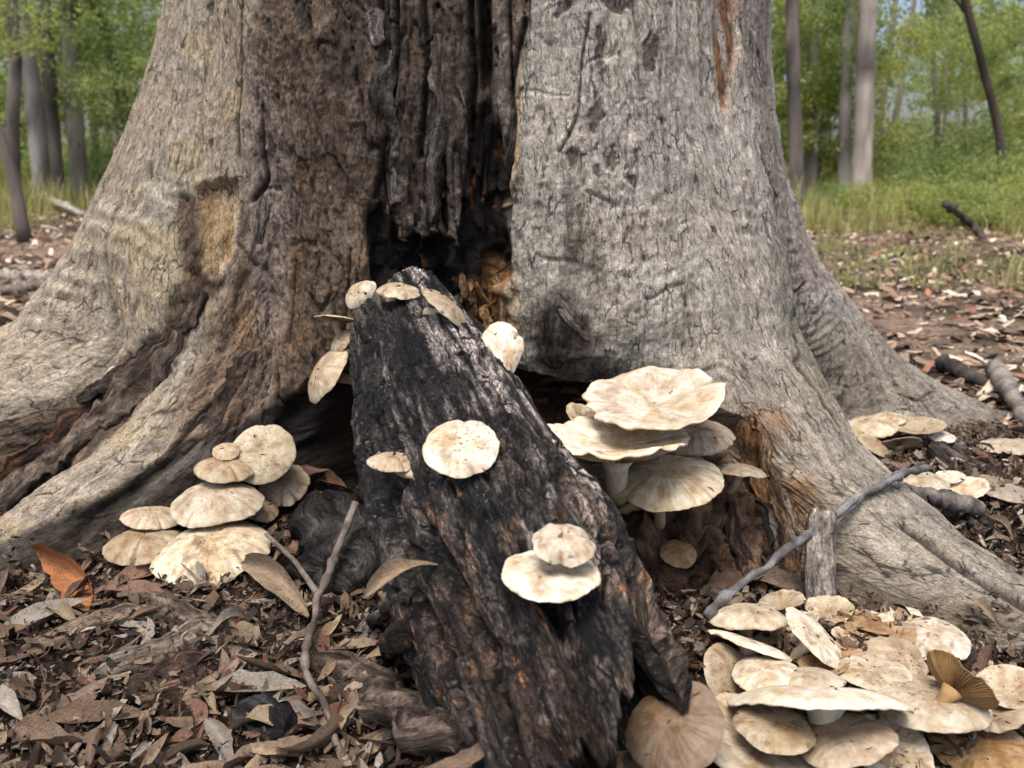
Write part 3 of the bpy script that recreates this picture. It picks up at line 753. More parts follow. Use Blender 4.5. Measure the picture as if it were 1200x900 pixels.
mcol = over(mcol, C3(0.03, 0.02, 0.015), sstep(0.0, -0.4, nzf) * 0.8)
m_rot = mat_attr('rotten_wood', 0.95, 0.1, 150, (0.4, 1.6), 0.008, (1, 1, 0.5), 'Object', 0.9)
MOUND = pm + np.array([mc[0], mc[1], 0.0])
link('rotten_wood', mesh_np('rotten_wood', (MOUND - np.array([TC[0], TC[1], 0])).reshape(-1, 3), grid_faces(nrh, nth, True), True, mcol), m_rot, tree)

# ================================================================== ray casting helpers
def bvh_grid(P, wrap, step):
    Q = P[::step, ::step]
    F = grid_faces(Q.shape[0], Q.shape[1], wrap)
    return Q.reshape(-1, 3), F
parts_ = [bvh_grid(P1, True, 3), bvh_grid(PLG, True, 2), bvh_grid(MOUND, True, 2)]
gsel = (np.abs(gx) < 3.2); gsy = (gy > 0.3) & (gy < 4.2)
parts_.append(bvh_grid(GP[np.ix_(gsy, gsel)], False, 2))
Vb, Fb, Kb, off_ = [], [], [], 0
for k, (v, f) in enumerate(parts_):
    Vb.append(v); Fb.append(f + off_); off_ += len(v); Kb += [k] * len(f)
BV = BVHTree.FromPolygons(np.concatenate(Vb).tolist(), np.concatenate(Fb).tolist())
def hit(px, py):
    d = Vector(ray(px, py)).normalized()
    loc, nor, idx, dist = BV.ray_cast(Vector(CAMP), d)
    if loc is None: return None, None, -1
    return np.array(loc), np.array(nor), Kb[idx]
def nearest(p):
    loc, nor, idx, dist = BV.find_nearest(Vector(p))
    return np.array(loc), np.array(nor)

# ================================================================== MUSHROOMS
def cap_material(name, speck, thresh):
    m, nt, b = new_mat(name)
    at = node(nt, 'ShaderNodeAttribute', attribute_name='col')
    tc = node(nt, 'ShaderNodeTexCoord')
    o = tc.outputs['Object']
    n1 = noise_tex(nt, o, 170, 5, 0.6, 0.5); n2 = noise_tex(nt, o, 38, 4, 0.6, 0.6)
    c = mul(nt, at.outputs['Color'], ramp(nt, n1, [(0.3, (0.86, 0.83, 0.79)), (0.65, (1.06, 1.06, 1.06))]))
    c = mul(nt, c, ramp(nt, n2, [(0.3, (0.70, 0.60, 0.48)), (0.60, (1.04, 1.04, 1.04))]))
    nm = noise_tex(nt, o, 26, 3, 0.5)
    sa = node(nt, 'ShaderNodeAttribute', attribute_name='speck')
    nd = node(nt, 'ShaderNodeTexNoise', Scale=190.0, Detail=2.0); nt.links.new(o, nd.inputs['Vector'])
    va_ = node(nt, 'ShaderNodeVectorMath', operation='MULTIPLY_ADD'); nt.links.new(nd.outputs['Color'], va_.inputs[0]); va_.inputs[1].default_value = (0.005, 0.005, 0.005); nt.links.new(o, va_.inputs[2])
    vo = node(nt, 'ShaderNodeTexVoronoi', Scale=185.0); nt.links.new(scaled(nt, va_.outputs[0], (0.75, 1.0, 1.5)), vo.inputs['Vector'])
    mr = node(nt, 'ShaderNodeMapRange'); nt.links.new(vo.outputs['Distance'], mr.inputs['Value'])
    mr.inputs['From Min'].default_value = 0.36; mr.inputs['From Max'].default_value = 0.24
    sc_ = node(nt, 'ShaderNodeSeparateColor'); nt.links.new(vo.outputs['Color'], sc_.inputs[0])
    gtn = node(nt, 'ShaderNodeMath', operation='GREATER_THAN'); nt.links.new(sc_.outputs[0], gtn.inputs[0]); gtn.inputs[1].default_value = thresh
    mrg = node(nt, 'ShaderNodeMath', operation='MULTIPLY'); nt.links.new(mr.outputs['Result'], mrg.inputs[0]); nt.links.new(gtn.outputs[0], mrg.inputs[1])
    mm = node(nt, 'ShaderNodeMapRange'); nt.links.new(nm, mm.inputs['Value'])
    mm.inputs['From Min'].default_value = 0.33; mm.inputs['From Max'].default_value = 0.5
    ml = node(nt, 'ShaderNodeMath', operation='MULTIPLY'); nt.links.new(mrg.outputs[0], ml.inputs[0]); nt.links.new(mm.outputs['Result'], ml.inputs[1])
    m2 = node(nt, 'ShaderNodeMath', operation='MULTIPLY'); nt.links.new(ml.outputs[0], m2.inputs[0]); nt.links.new(sa.outputs['Fac'], m2.inputs[1])
    m3 = node(nt, 'ShaderNodeMath', operation='MULTIPLY'); nt.links.new(m2.outputs[0], m3.inputs[0]); m3.inputs[1].default_value = speck
    c = blend(nt, m3.outputs[0], c, (0.13, 0.075, 0.04))
    nt.links.new(c, b.inputs['Base Color'])
    b.inputs['Roughness'].default_value = 0.62; b.inputs['Specular IOR Level'].default_value = 0.3
    b.inputs['Subsurface Weight'].default_value = 0.12; b.inputs['Subsurface Scale'].default_value = 0.006
    b.inputs['Subsurface Radius'].default_value = (1.0, 0.6, 0.35)
    q = bump(nt, None, n2, 0.35, 0.004); q = bump(nt, None, n1, 0.4, 0.0015, q); bump(nt, b, m2.outputs[0], 0.5, 0.0012, q)
    return m
m_cap_spk = cap_material('speckled_cap', 0.9, 0.38)
m_cap = cap_material('pale_cap', 0.8, 0.68)
m_gill = mat_attr('gill', 0.7, 0.2, 140, (0.85, 1.08), 0.001, (1, 1, 1), 'Object', 0.3)
m_stem = mat_attr('stem', 0.7, 0.2, 130, (0.78, 1.12), 0.002, (1, 1, 0.4), 'Object', 0.4)
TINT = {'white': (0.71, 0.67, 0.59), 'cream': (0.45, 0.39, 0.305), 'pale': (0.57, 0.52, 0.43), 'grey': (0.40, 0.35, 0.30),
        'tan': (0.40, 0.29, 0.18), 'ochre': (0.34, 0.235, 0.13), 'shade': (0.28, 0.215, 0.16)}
NANG, NRAD = 160, 20
mcount = [0]; CAPV = []
def mushroom(px, py, a_px, ratio, roll, Y, kind, tint, label, group=None, speck=1.0, notch=(), lob=0.06, wav=0.03, H=None, ecc=(0, 0), stem_r=0.15,
             base=None, fan=0.0, aspect=1.0, streak=0.2, dark_c=0.5, edge_brown=0.3, thick=0.10, name='mushroom', tear=0.0):
    mcount[0] += 1
    sd = mcount[0] * 17
    h, hn, hk = hit(px, py)
    if Y < 0:
        C = h + (CAMP - h) / np.linalg.norm(CAMP - h) * (-Y)
    else:
        C = at_y(px, py, Y)
        if h is not None and np.linalg.norm(C - CAMP) > np.linalg.norm(h - CAMP) - 0.012:
            C = h + (CAMP - h) / np.linalg.norm(CAMP - h) * 0.02
    f = C[1] * CP - (C[2] - CAM_H) * SP
    a = a_px * f / FPX
    v = CAMP - C; v /= np.linalg.norm(v)
    ex0 = CAM_RIGHT - (CAM_RIGHT @ v) * v; ex0 /= np.linalg.norm(ex0)
    ey0 = np.cross(v, ex0)
    rl = R(roll)
    ex = math.cos(rl) * ex0 - math.sin(rl) * ey0
    ey = math.sin(rl) * ex0 + math.cos(rl) * ey0
    s = max(-0.97, min(0.97, ratio)); cth = math.sqrt(1 - s * s)
    n = ey * cth + v * s
    yy = np.cross(n, ex)
    th = np.linspace(0, 2 * np.pi, NANG, endpoint=False)
    rho = np.concatenate([np.linspace(0.0, 0.9, NRAD - 5), [0.94, 0.965, 0.985, 0.996, 1.0]])
    rho[0] = 0.004
    RR, TT = np.meshgrid(rho, th, indexing='ij')
    co, si = np.cos(TT), np.sin(TT)
    cyc = lambda k, se, am=1.0: am * fbm(co * k + 3.1 + se, si * k - 1.7 + se, 3, sd)
    out = 1 + lob * 1.6 * cyc(1.1, 0.0) + 0.03 * cyc(4, 5.0) + 0.012 * cyc(14, 9.0)
    for (na, nw, nd) in notch:
        dd = np.angle(np.exp(1j * (TT - R(na))))
        out = out - nd * np.exp(-np.abs(dd / R(nw)) ** 1.5)
    if fan > 0: out = out * (1 - fan * sstep(0.2, -1.0, si))
    X = a * RR * out * co; Yl = a * aspect * RR * out * si
    if kind == 'dome':
        Hh = 0.30 if H is None else H
        Z = a * Hh * (1 - RR ** 2.2) - a * 0.06 * RR ** 8 - a * 0.05 * np.exp(-(RR / 0.25) ** 2)
    elif kind == 'flat':
        Hh = 0.10 if H is None else H
        Z = a * Hh * (1 - RR ** 2.5) - a * 0.07 * np.exp(-(RR / 0.35) ** 2) - a * 0.03 * RR ** 8
    else:
        Hh = 0.28 if H is None else H
        Z = a * Hh * (RR ** 1.5 - 0.6) - a * 0.05 * RR ** 10
    Z = Z + a * wav * 1.8 * RR ** 2 * cyc(1.7, 20.0) + a * 0.02 * RR * cyc(5, 30.0) + a * 0.012 * RR * cyc(9, 3.0)
    for (na, nw, nd) in notch:
        dd = np.angle(np.exp(1j * (TT - R(na))))
        Z = Z - a * 0.5 * nd * np.exp(-np.abs(dd / R(nw * 1.5)) ** 1.5) * RR ** 1.5
    if tear: X = X * (1 - tear * sstep(0.45, -0.95, Yl / (a * aspect)))
    thk = a * thick * (1 - RR) ** 0.8 + a * 0.022
    Zb = Z - thk
    Zb[-1] = Z[-1] - a * 0.016
    c0 = np.array(TINT[tint])
    col = np.broadcast_to(c0, X.shape + (3,)).copy()
    rad = fbm(TT * 19, RR * 1.6, 3, sd + 3); st = fbm(co * 1.7 + 9, si * 1.7, 3, sd + 4)
    col = over(col, c0 * np.array([0.72, 0.62, 0.50]), sstep(0.0, 0.5, rad) * streak * sstep(0.1, 0.5, RR))
    col = over(col, c0 * np.array([0.66, 0.53, 0.40]), np.exp(-(RR / 0.42) ** 2) * dark_c * (0.7 + 0.5 * st))
    col = over(col, c0 * np.array([0.80, 0.66, 0.46]), sstep(0.0, 0.45, st) * 0.6)
    col = over(col, c0 * np.array([0.55, 0.42, 0.30]), sstep(0.12, 0.42, fbm(co * RR * 4 + sd, si * RR * 4, 4, sd + 6)) * 0.55)
    col = over(col, np.minimum(c0 * 1.13, 0.82), sstep(0.80, 0.95, RR) * 0.5)
    col = over(col, c0 * np.array([0.62, 0.47, 0.31]), sstep(0.955, 0.995, RR + 0.03 * rad) * edge_brown * 2 * sstep(-0.2, 0.4, fbm(co * 3, si * 3, 2, sd + 5)))
    for (na, nw, nd) in notch:
        dd = np.angle(np.exp(1j * (TT - R(na))))
        col = over(col, c0 * np.array([0.5, 0.38, 0.27]), np.exp(-(dd / R(max(1.8, nw * 0.45))) ** 2) * sstep(0.55, 0.9, RR) * 0.7)
    fib = fbm(TT * 38, RR * 3.0, 2, sd + 11)
    col = over(col, c0 * np.array([0.60, 0.48, 0.36]), sstep(0.15, 0.5, fib) * 0.35 * sstep(0.95, 0.4, RR))
    tone_ = np.random.default_rng(sd); col = col * (tone_.uniform(0.82, 1.08) * np.array([1.0, tone_.uniform(0.985, 1.01), tone_.uniform(0.92, 0.99)]))
    col = over(col, C3(0.16, 0.10, 0.06), sstep(0.30, 0.48, fbm(co * RR * 5 + sd * 0.7, si * RR * 5, 4, sd + 8)) * 0.7 * tone_.uniform(0.2, 1.0))
    col = over(col, c0 * np.array([0.50, 0.36, 0.24]), np.exp(-(RR / tone_.uniform(0.2, 0.5)) ** 2) * tone_.uniform(0, 0.7) * dark_c * (0.6 + 0.8 * st))
    spk = np.clip(speck * sstep(0.98, 0.70, RR + 0.15 * st) * (0.6 + 0.6 * np.exp(-(RR / 0.55) ** 2)), 0, 1)
    colb = np.broadcast_to(np.minimum(c0 * np.array([0.95, 0.9, 0.8]), 0.8), X.shape + (3,))
    cx_, cy_ = ecc[0] * a, ecc[1] * a
    Vt = np.stack([X, Yl, Z], -1); Vbm = np.stack([X * 0.995, Yl * 0.995, Zb], -1)[::-1]
    V = np.concatenate([Vt, Vbm])
    cc = np.concatenate([col, colb])
    M3 = np.stack([ex, yy, n], 0)
    # stem foot
    if base is None:
        probe = C - n * a * 0.5 + np.array([0, 0.03, -0.02])
        bp, bn = nearest(probe)
    else:
        bp, bn, _ = hit(*base) if not (len(base) == 3) else (np.array(base), None, 0)
    bp = np.asarray(bp, float)
    root = empty(name, tuple(bp))
    tag(root, label, 'mushroom', group)
    W = V.reshape(-1, 3) @ M3 + (C - bp)
    if n[2] > 0.3: CAPV.append((W[:len(rho) * NANG] + bp, a))
    me = mesh_np('cap', W, grid_faces(2 * len(rho), NANG, True), True, cc)
    sa = me.attributes.new('speck', 'FLOAT', 'POINT')
    sa.data.foreach_set('value', np.concatenate([spk, np.zeros_like(spk)]).astype(np.float32).ravel())
    cap_o = link('cap', me, m_cap_spk if speck >= 0.55 else m_cap, root)
    # gills
    ng = 132
    tg = np.linspace(0, 2 * np.pi, ng, endpoint=False)
    rg = np.array([0.10, 0.3, 0.6, 0.85, 0.965])
    fi = (tg / (2 * np.pi) * NANG); i0 = np.floor(fi).astype(int) % NANG; i1 = (i0 + 1) % NANG; fr = fi - np.floor(fi)
    Vg = []
    for k, r_ in enumerate(rg):
        j = np.argmin(np.abs(rho - r_))
        bp_ = np.stack([X[j] * 0.995, Yl[j] * 0.995, Zb[j]], -1)
        q = bp_[i0] * (1 - fr[:, None]) + bp_[i1] * fr[:, None]
        gd = a * (0.075 if k < 4 else 0.012) * (0.6 + 0.4 * (k in (1, 2)))
        q[:, 2] -= np.where(np.arange(ng) % 2 == 0, gd, 0.004 * a) 
        Vg.append(q)
    Vg = np.stack(Vg)
    gc = np.minimum(c0 * np.array([0.92, 0.80, 0.62]), 0.7)
    gcol_ = np.broadcast_to(gc, Vg.shape).copy()
    gcol_[:, 1::2] *= 0.6
    link('gills', mesh_np('gills', Vg.reshape(-1, 3) @ M3 + (C - bp), grid_faces(5, ng, True), False, gcol_), m_gill, cap_o)
    # stem
    j0 = Zb[0].mean()
    s0 = np.array([cx_, cy_, j0 - a * 0.02]) @ M3 + C
    foot = bp - 0.012 * (s0 - bp) / (np.linalg.norm(s0 - bp) + 1e-6)
    tt = np.linspace(0, 1, 9)[:, None]
    L = np.linalg.norm(foot - s0)
    ctrl = s0 - n * L * 0.45
    path = (1 - tt) ** 2 * s0 + 2 * tt * (1 - tt) * ctrl + tt ** 2 * foot
    sr = min(max(a * stem_r, 0.006), 0.022)
    Vs, Fs = tube(path - bp, sr * np.interp(tt[:, 0], [0, 0.15, 0.6, 1], [1.9, 1.15, 1.0, 1.15]), 14, 0.12, sd)
    scol = np.broadcast_to(np.minimum(c0 * np.array([0.98, 0.90, 0.76]), 0.75), Vs.shape).copy()
    link('stem', mesh_any('stem', Vs, Fs, True, scol), m_stem, root)
    return root

gA = 'speckled mushrooms stacked at the charred root foot'
mushroom(332, 566, 31, 0.80, -20, 1.64, 'dome', 'cream', 'cream speckled mushroom tucked behind the round topmost cap beside crumbled brown leaves', gA, notch=((250, 4, .14), (285, 5, .12), (330, 3, .08)))
mushroom(307, 531, 38, 0.90, -25, 1.60, 'dome', 'pale', 'round speckled cream mushroom standing upright, topmost of the stack at the charred root', gA, lob=0.02, H=0.18)
mushroom(265, 528, 16, 0.62, -10, 1.585, 'dome', 'cream', 'smallest plain mushroom wedged beside the round topmost cap of the root stack', gA, speck=0.3)
mushroom(264, 549, 36, 0.40, -2, 1.56, 'dome', 'cream', 'domed brownish mushroom with split rim just below the round topmost cap', gA, speck=0.6, notch=((295, 3, .1), (330, 3, .06)))
mushroom(305, 596, 22, 0.62, 15, 1.56, 'dome', 'cream', 'small half hidden cream mushroom under the middle caps of the root stack', gA, notch=((260, 6, .15),))
mushroom(254, 587, 51, 0.50, -10, 1.50, 'dome', 'pale', 'wide speckled mushroom in the middle of the stack on the charred root', gA, notch=((205, 3, .05), (225, 2, .05), (320, 2, .04)))
mushroom(178, 606, 34, 0.36, -2, 1.50, 'dome', 'cream', 'flat speckled mushroom at the outer edge of the stack, above a split capped one', gA, notch=((290, 4, .1), (240, 3, .05)))
mushroom(172, 637, 48, 0.42, -8, 1.44, 'dome', 'cream', 'speckled mushroom with a deep split in its rim, lowest at the stack\'s outer edge', gA, notch=((250, 3, .16), (222, 2, .06), (320, 4, .08)))
mushroom(250, 643, 67, 0.50, -13, 1.41, 'dome', 'pale', 'largest speckled mushroom at the bottom of the stack, resting over dry leaves', gA, notch=((262, 4, .07), (232, 2, .05), (300, 2, .05), (330, 3, .05), (285, 2, .04)))

mushroom(461, 541, 30, 0.34, 3, -0.026, 'dome', 'cream', 'little domed mushroom with brown stem growing on the charred log', speck=0.3, streak=0.8, notch=((300, 4, .08),), base=(480, 552))
mushroom(541, 523, 46, 0.70, -8, -0.040, 'flat', 'white', 'white speckled mushroom notched into two lobes on the charred log', notch=((283, 8, .12), (80, 6, .08)), wav=0.05, H=0.16, base=(540, 516))
mushroom(646, 671, 59, 0.52, 2, -0.026, 'flat', 'white', 'broad plain white mushroom on the charred log under a folded smaller one', speck=0.25, edge_brown=0.4, notch=((75, 14, .22),), base=(644, 650))
mushroom(658, 636, 38, 0.62, 4, -0.060, 'dome', 'pale', 'small lumpy mushroom folded over the broad white cap on the log', speck=0.3, notch=((270, 9, .20), (20, 6, .1)), lob=0.12, wav=0.08)

gC = 'mushrooms on the rim of the log\'s upper end'
mushroom(424, 346, 22, 0.72, -42, 1.46, 'dome', 'pale', 'upright cream mushroom on the log\'s upper rim, next to the burnt split', gC, speck=0.3, fan=0.4, streak=0.6)
mushroom(394, 373, 25, -0.12, 6, 1.45, 'flat', 'cream', 'thin mushroom seen edge on, sticking out sideways from the log\'s upper rim', gC, speck=0.2)
mushroom(399, 400, 18, 0.45, -55, 1.44, 'dome', 'cream', 'small drooping mushroom between two larger ones on the log\'s shaded side', gC, speck=0.3)
mushroom(382, 437, 38, 0.32, -62, 1.43, 'dome', 'cream', 'large drooping fan mushroom hanging over the dark hollow from the log', gC, speck=0.3, streak=0.8, notch=((20, 6, .12),))
mushroom(468, 341, 26, 0.30, 6, 1.49, 'dome', 'pale', 'flat wavy mushroom lying along the top of the log\'s upper end', gC, speck=0.2, wav=0.08, edge_brown=0.5)
mushroom(524, 363, 38, 0.14, 42, 1.50, 'dome', 'cream', 'thin brown edged mushroom bending down the log\'s rim toward orange rotten wood', gC, speck=0.2, edge_brown=0.6)
mushroom(589, 415, 28, 0.93, -6, 1.43, 'dome', 'white', 'tall smooth white fan mushroom standing between the log and the trunk', speck=0.05, tear=0.62, aspect=1.48, streak=0.6, wav=0.03, H=0.30, stem_r=0.3, edge_brown=0.5, dark_c=0.0, lob=0.03, notch=((38, 7, .10),), base=(0.005, 1.50, 0.28))

gE = 'tiered pale mushrooms between the log and the rotten wood'
mushroom(690, 492, 30, 0.45, 30, 1.39, 'funnel', 'pale', 'small crumpled cap in the tier beside the log, filled with brown crumbs', gE, speck=0.6, dark_c=0.8)
mushroom(815, 511, 45, 0.42, -2, 1.385, 'dome', 'grey', 'greyish fibrous mushroom with slit rim in the tier between log and root', gE, speck=0.6, streak=0.7, notch=((330, 3, .09), (345, 3, .07), (300, 2, .05)))
mushroom(866, 552, 31, 0.12, 7, 1.36, 'dome', 'grey', 'thin grey mushroom jutting out of the tier toward the orange broken wood', gE, speck=0.3)
mushroom(768, 584, 44, -0.20, -18, 1.345, 'flat', 'cream', 'underside of a cream mushroom below the fibrous cap of the tier', gE, speck=0.1)
mushroom(705, 552, 20, 0.35, 10, 1.35, 'dome', 'cream', 'little cream mushroom under the wide tier, close against the log', gE, speck=0.1)
mushroom(780, 560, 64, 0.52, -4, 1.29, 'dome', 'pale', 'wide fan mushroom with brown hairy centre, lowest large cap of the tier', gE, speck=0.5, streak=0.9, dark_c=0.95, H=0.22, notch=((215, 4, .06), (320, 2, .04)), edge_brown=0.2)
mushroom(722, 513, 84, 0.30, 2, 1.27, 'funnel', 'white', 'broad white saucer shaped mushroom leaning against the charred log', gE, speck=0.3, wav=0.10, dark_c=0.3, H=0.22, edge_brown=0.35)
mushroom(764, 466, 84, 0.40, -7, 1.33, 'funnel', 'white', 'large cracked white mushroom on top of the tier below the grey trunk', gE, speck=0.6, wav=0.09, H=0.2, notch=((200, 8, .10), (180, 4, .06), (20, 8, .08)), edge_brown=0.45, dark_c=0.35, streak=0.4)
mushroom(795, 648, 22, 0.72, 15, -0.02, 'dome', 'ochre', 'small lone orange brown mushroom at the foot of the rotten wood', speck=0.1, name='mushroom')

gF = 'pale mushrooms behind the smooth grey root'
mushroom(1018, 500, 33, 0.34, -3, 1.93, 'dome', 'pale', 'pale mushroom half hidden behind the grey root in the far clump', gF, speck=0.2)
mushroom(1040, 491, 22, 0.30, 0, 1.98, 'dome', 'pale', 'small back mushroom of the far clump against the mossy root', gF, speck=0.2)
mushroom(1075, 499, 30, 0.34, 2, 1.92, 'funnel', 'cream', 'shallow bowl mushroom in the far clump, beside a yellow tuft', gF, speck=0.2)
mushroom(1052, 522, 26, -0.35, -12, 1.86, 'flat', 'cream', 'mushroom tipped to show tan gills, front of the far clump', gF, speck=0.1)
mushroom(1024, 521, 22, 0.30, 40, 1.85, 'dome', 'cream', 'narrow leaning mushroom squeezed between the grey root and the far clump', gF, speck=0.1)
mushroom(1103, 511, 16, 0.40, 15, 1.89, 'flat', 'white', 'tiny white mushroom under the rim of the far clump\'s bowl cap', gF, speck=0.0)
mushroom(1080, 564, 31, 0.36, 8, 1.585, 'dome', 'pale', 'pale mushroom above a gnarled stick behind the grey root', gF, speck=0.2, edge_brown=0.4)
mushroom(1110, 560, 19, 0.40, -4, 1.63, 'funnel', 'white', 'small white mushroom standing behind two others by the gnarled stick', gF, speck=0.1)
mushroom(1130, 573, 26, 0.52, -6, 1.575, 'funnel', 'white', 'white mushroom with a torn tan middle beside the gnarled stick', gF, speck=0.2, dark_c=0.9)
mushroom(1172, 571, 33, 0.36, 22, 1.6, 'flat', 'grey', 'flat greyish mushroom tilted over dark bark beyond the gnarled stick', gF, speck=0.3)
mushroom(1184, 522, 34, 0.26, 3, 1.84, 'flat', 'pale', 'solitary pale flat mushroom on the litter beyond the thin straight stick', gF, speck=0.2, dark_c=0.7)

gG = 'crowded pale mushrooms before the hollow end of the log'
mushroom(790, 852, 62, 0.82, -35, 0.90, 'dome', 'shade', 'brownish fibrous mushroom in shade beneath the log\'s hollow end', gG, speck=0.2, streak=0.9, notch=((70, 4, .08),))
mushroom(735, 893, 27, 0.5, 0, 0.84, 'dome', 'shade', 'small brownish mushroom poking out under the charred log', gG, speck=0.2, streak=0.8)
mushroom(915, 706, 26, 0.42, -8, 1.17, 'funnel', 'cream', 'crumpled tan mushroom beside brown leaves at the back of the crowd', gG, speck=0.3, wav=0.12, lob=0.12)
mushroom(972, 714, 28, 0.52, 4, 1.14, 'funnel', 'cream', 'broken funnel mushroom with rusty centre below the upright stub', gG, speck=0.3, dark_c=1.0, wav=0.1)
mushroom(1028, 729, 31, 0.34, 12, 1.11, 'flat', 'ochre', 'flat ochre mushroom shard at the back of the crowd by the root', gG, speck=0.8, lob=0.14)
mushroom(1092, 748, 40, 0.62, 10, 1.07, 'dome', 'white', 'smooth white domed mushroom pressed against the big grey root', gG, speck=0.4)
mushroom(876, 723, 46, 0.26, 2, 1.10, 'dome', 'pale', 'long low domed mushroom with cracked skin beside the bare twig', gG, speck=0.3, edge_brown=0.4)
mushroom(912, 757, 35, 0.55, -12, 1.07, 'funnel', 'cream', 'tan dished mushroom sheltered behind a tilted white plate', gG, speck=0.5, dark_c=0.6)
mushroom(1052, 772, 36, 0.66, 28, 0.99, 'dome', 'cream', 'buff speckled mushroom in the crowd\'s middle beside a dark leaf', gG, speck=1.0, lob=0.1)
mushroom(1020, 784, 38, 0.52, 8, 0.96, 'flat', 'pale', 'pale speckled cap shard lying in the middle of the crowd', gG, speck=0.9, lob=0.14)
mushroom(957, 746, 46, 0.30, 50, 1.02, 'flat', 'white', 'white plate like mushroom tipped steeply on its edge', gG, speck=0.0, thick=0.06)
mushroom(965, 779, 28, 0.42, 4, 0.98, 'funnel', 'ochre', 'tan brown mushroom in the gap under the steeply tipped plate', gG, speck=0.2)
mushroom(878, 754, 51, 0.03, 19, 1.02, 'dome', 'white', 'white mushroom seen edge on, sloping below the long low dome', gG, speck=0.0, H=0.12)
mushroom(857, 793, 38, 0.72, 68, 0.97, 'flat', 'cream', 'upright mushroom with brown scaly centre next to the log\'s charred end', gG, speck=1.0, dark_c=0.9)
mushroom(898, 790, 40, 0.52, 6, 0.95, 'dome', 'white', 'small white mushroom behind the widest cap of the crowd', gG, speck=0.2)
mushroom(945, 797, 42, 0.26, 0, 0.94, 'dome', 'pale', 'pale rim of a mushroom directly behind the widest white cap', gG, speck=0.2)
mushroom(1186, 806, 38, 0.62, 10, 0.93, 'funnel', 'cream', 'pitted buff mushroom beyond the folded ochre one, against the root', gG, speck=1.0, dark_c=0.7)
mushroom(1082, 818, 72, 0.40, 12, 0.905, 'dome', 'pale', 'broad speckled mushroom overlapping the widest white cap', gG, speck=0.9, H=0.2)
mushroom(1124, 800, 44, -0.42, 46, 0.885, 'funnel', 'ochre', 'folded ochre mushroom showing its gills beside an upright dead leaf', gG, speck=0.2, wav=0.1)
mushroom(1152, 872, 60, 0.55, 6, 0.87, 'flat', 'ochre', 'decaying yellow brown mushroom crumbling beside the broad speckled cap', gG, speck=1.0, wav=0.14, lob=0.16, dark_c=0.8)
mushroom(900, 866, 90, 0.50, 20, 0.83, 'funnel', 'pale', 'big shallow mushroom at the bottom of the crowd under two smaller caps', gG, speck=0.2, streak=0.5, H=0.14)
mushroom(1046, 878, 47, 0.80, 40, 0.84, 'funnel', 'pale', 'mushroom with dark scaly middle below the end of the widest cap', gG, speck=1.0, dark_c=0.9, H=0.12)
mushroom(908, 851, 44, 0.58, 14, 0.81, 'dome', 'cream', 'smooth buff mushroom under the widest cap, beside its stem', gG, speck=0.0, H=0.16, streak=0.5)
mushroom(988, 864, 57, 0.50, -8, 0.80, 'dome', 'cream', 'smooth cream fan mushroom under the widest cap, overlapping the big shallow one', gG, speck=0.0, H=0.16, streak=0.5)
mushroom(965, 821, 103, 0.015, 3, 0.85, 'dome', 'white', 'widest white mushroom of the crowd, seen edge on with gills beneath', gG, speck=0.0, H=0.17, stem_r=0.14, edge_brown=0.05, dark_c=0.0)

for (x_, y_, a_, r_, ro_, Y_, k_, t_, l_) in [
    (1000, 752, 26, 0.5, 20, 1.06, 'funnel', 'cream', 'crumpled buff cap shard in the middle gap beside the steeply tipped plate'),
    (1046, 748, 24, 0.55, -18, 1.06, 'funnel', 'tan', 'torn tan cap shard between the ochre shard and the buff speckled mushroom'),
    (990, 775, 24, 0.5, -25, 1.0, 'dome', 'tan', 'small tan broken cap behind the pale rim of the widest cap'),
    (1010, 738, 20, 0.4, 30, 1.09, 'funnel', 'ochre', 'tiny rusty cap below the flat ochre shard at the back'),
    (1168, 838, 34, 0.45, -14, 0.90, 'flat', 'cream', 'torn buff cap piece between the folded ochre mushroom and the decaying one'),
    (938, 728, 22, 0.4, -20, 1.11, 'funnel', 'pale', 'little pale cap wedged behind the steeply tipped plate')]:
    mushroom(x_, y_, a_, r_, ro_, Y_, k_, t_, l_, gG, speck=0.5, lob=0.16, wav=0.13, dark_c=0.8, notch=((40, 12, .15), (200, 8, .12)))
# ================================================================== bark slabs, splinters, sticks
m_slab, nt, b = new_mat('loose_bark')
at = node(nt, 'ShaderNodeAttribute', attribute_name='col'); uvn = node(nt, 'ShaderNodeUVMap', uv_map='UVMap')
va = scaled(nt, uvn.outputs['UV'], (1, 0.14, 1)); vb = scaled(nt, uvn.outputs['UV'], (1, 0.5, 1))
n1 = noise_tex(nt, va, 190, 6, 0.7, 0.6); n2 = noise_tex(nt, vb, 160, 6, 0.7, 1.2); n3 = noise_tex(nt, va, 60, 4, 0.6, 0.4)
c = mul(nt, at.outputs['Color'], ramp(nt, n1, [(0.36, (0.28, 0.27, 0.26)), (0.5, (1, 1, 1)), (0.68, (1.8, 1.78, 1.75))]))
c = mul(nt, c, ramp(nt, n2, [(0.34, (0.45, 0.44, 0.43)), (0.66, (1.45, 1.45, 1.44))]))
c = mul(nt, c, ramp(nt, n3, [(0.38, (0.4, 0.39, 0.38)), (0.5, (1.05, 1.05, 1.05))]))
nt.links.new(c, b.inputs['Base Color']); b.inputs['Roughness'].default_value = 0.9; b.inputs['Specular IOR Level'].default_value = 0.15
q = bump(nt, None, n3, 1.0, 0.010); q = bump(nt, None, n1, 1.0, 0.008, q); bump(nt, b, n2, 0.9, 0.005, q)
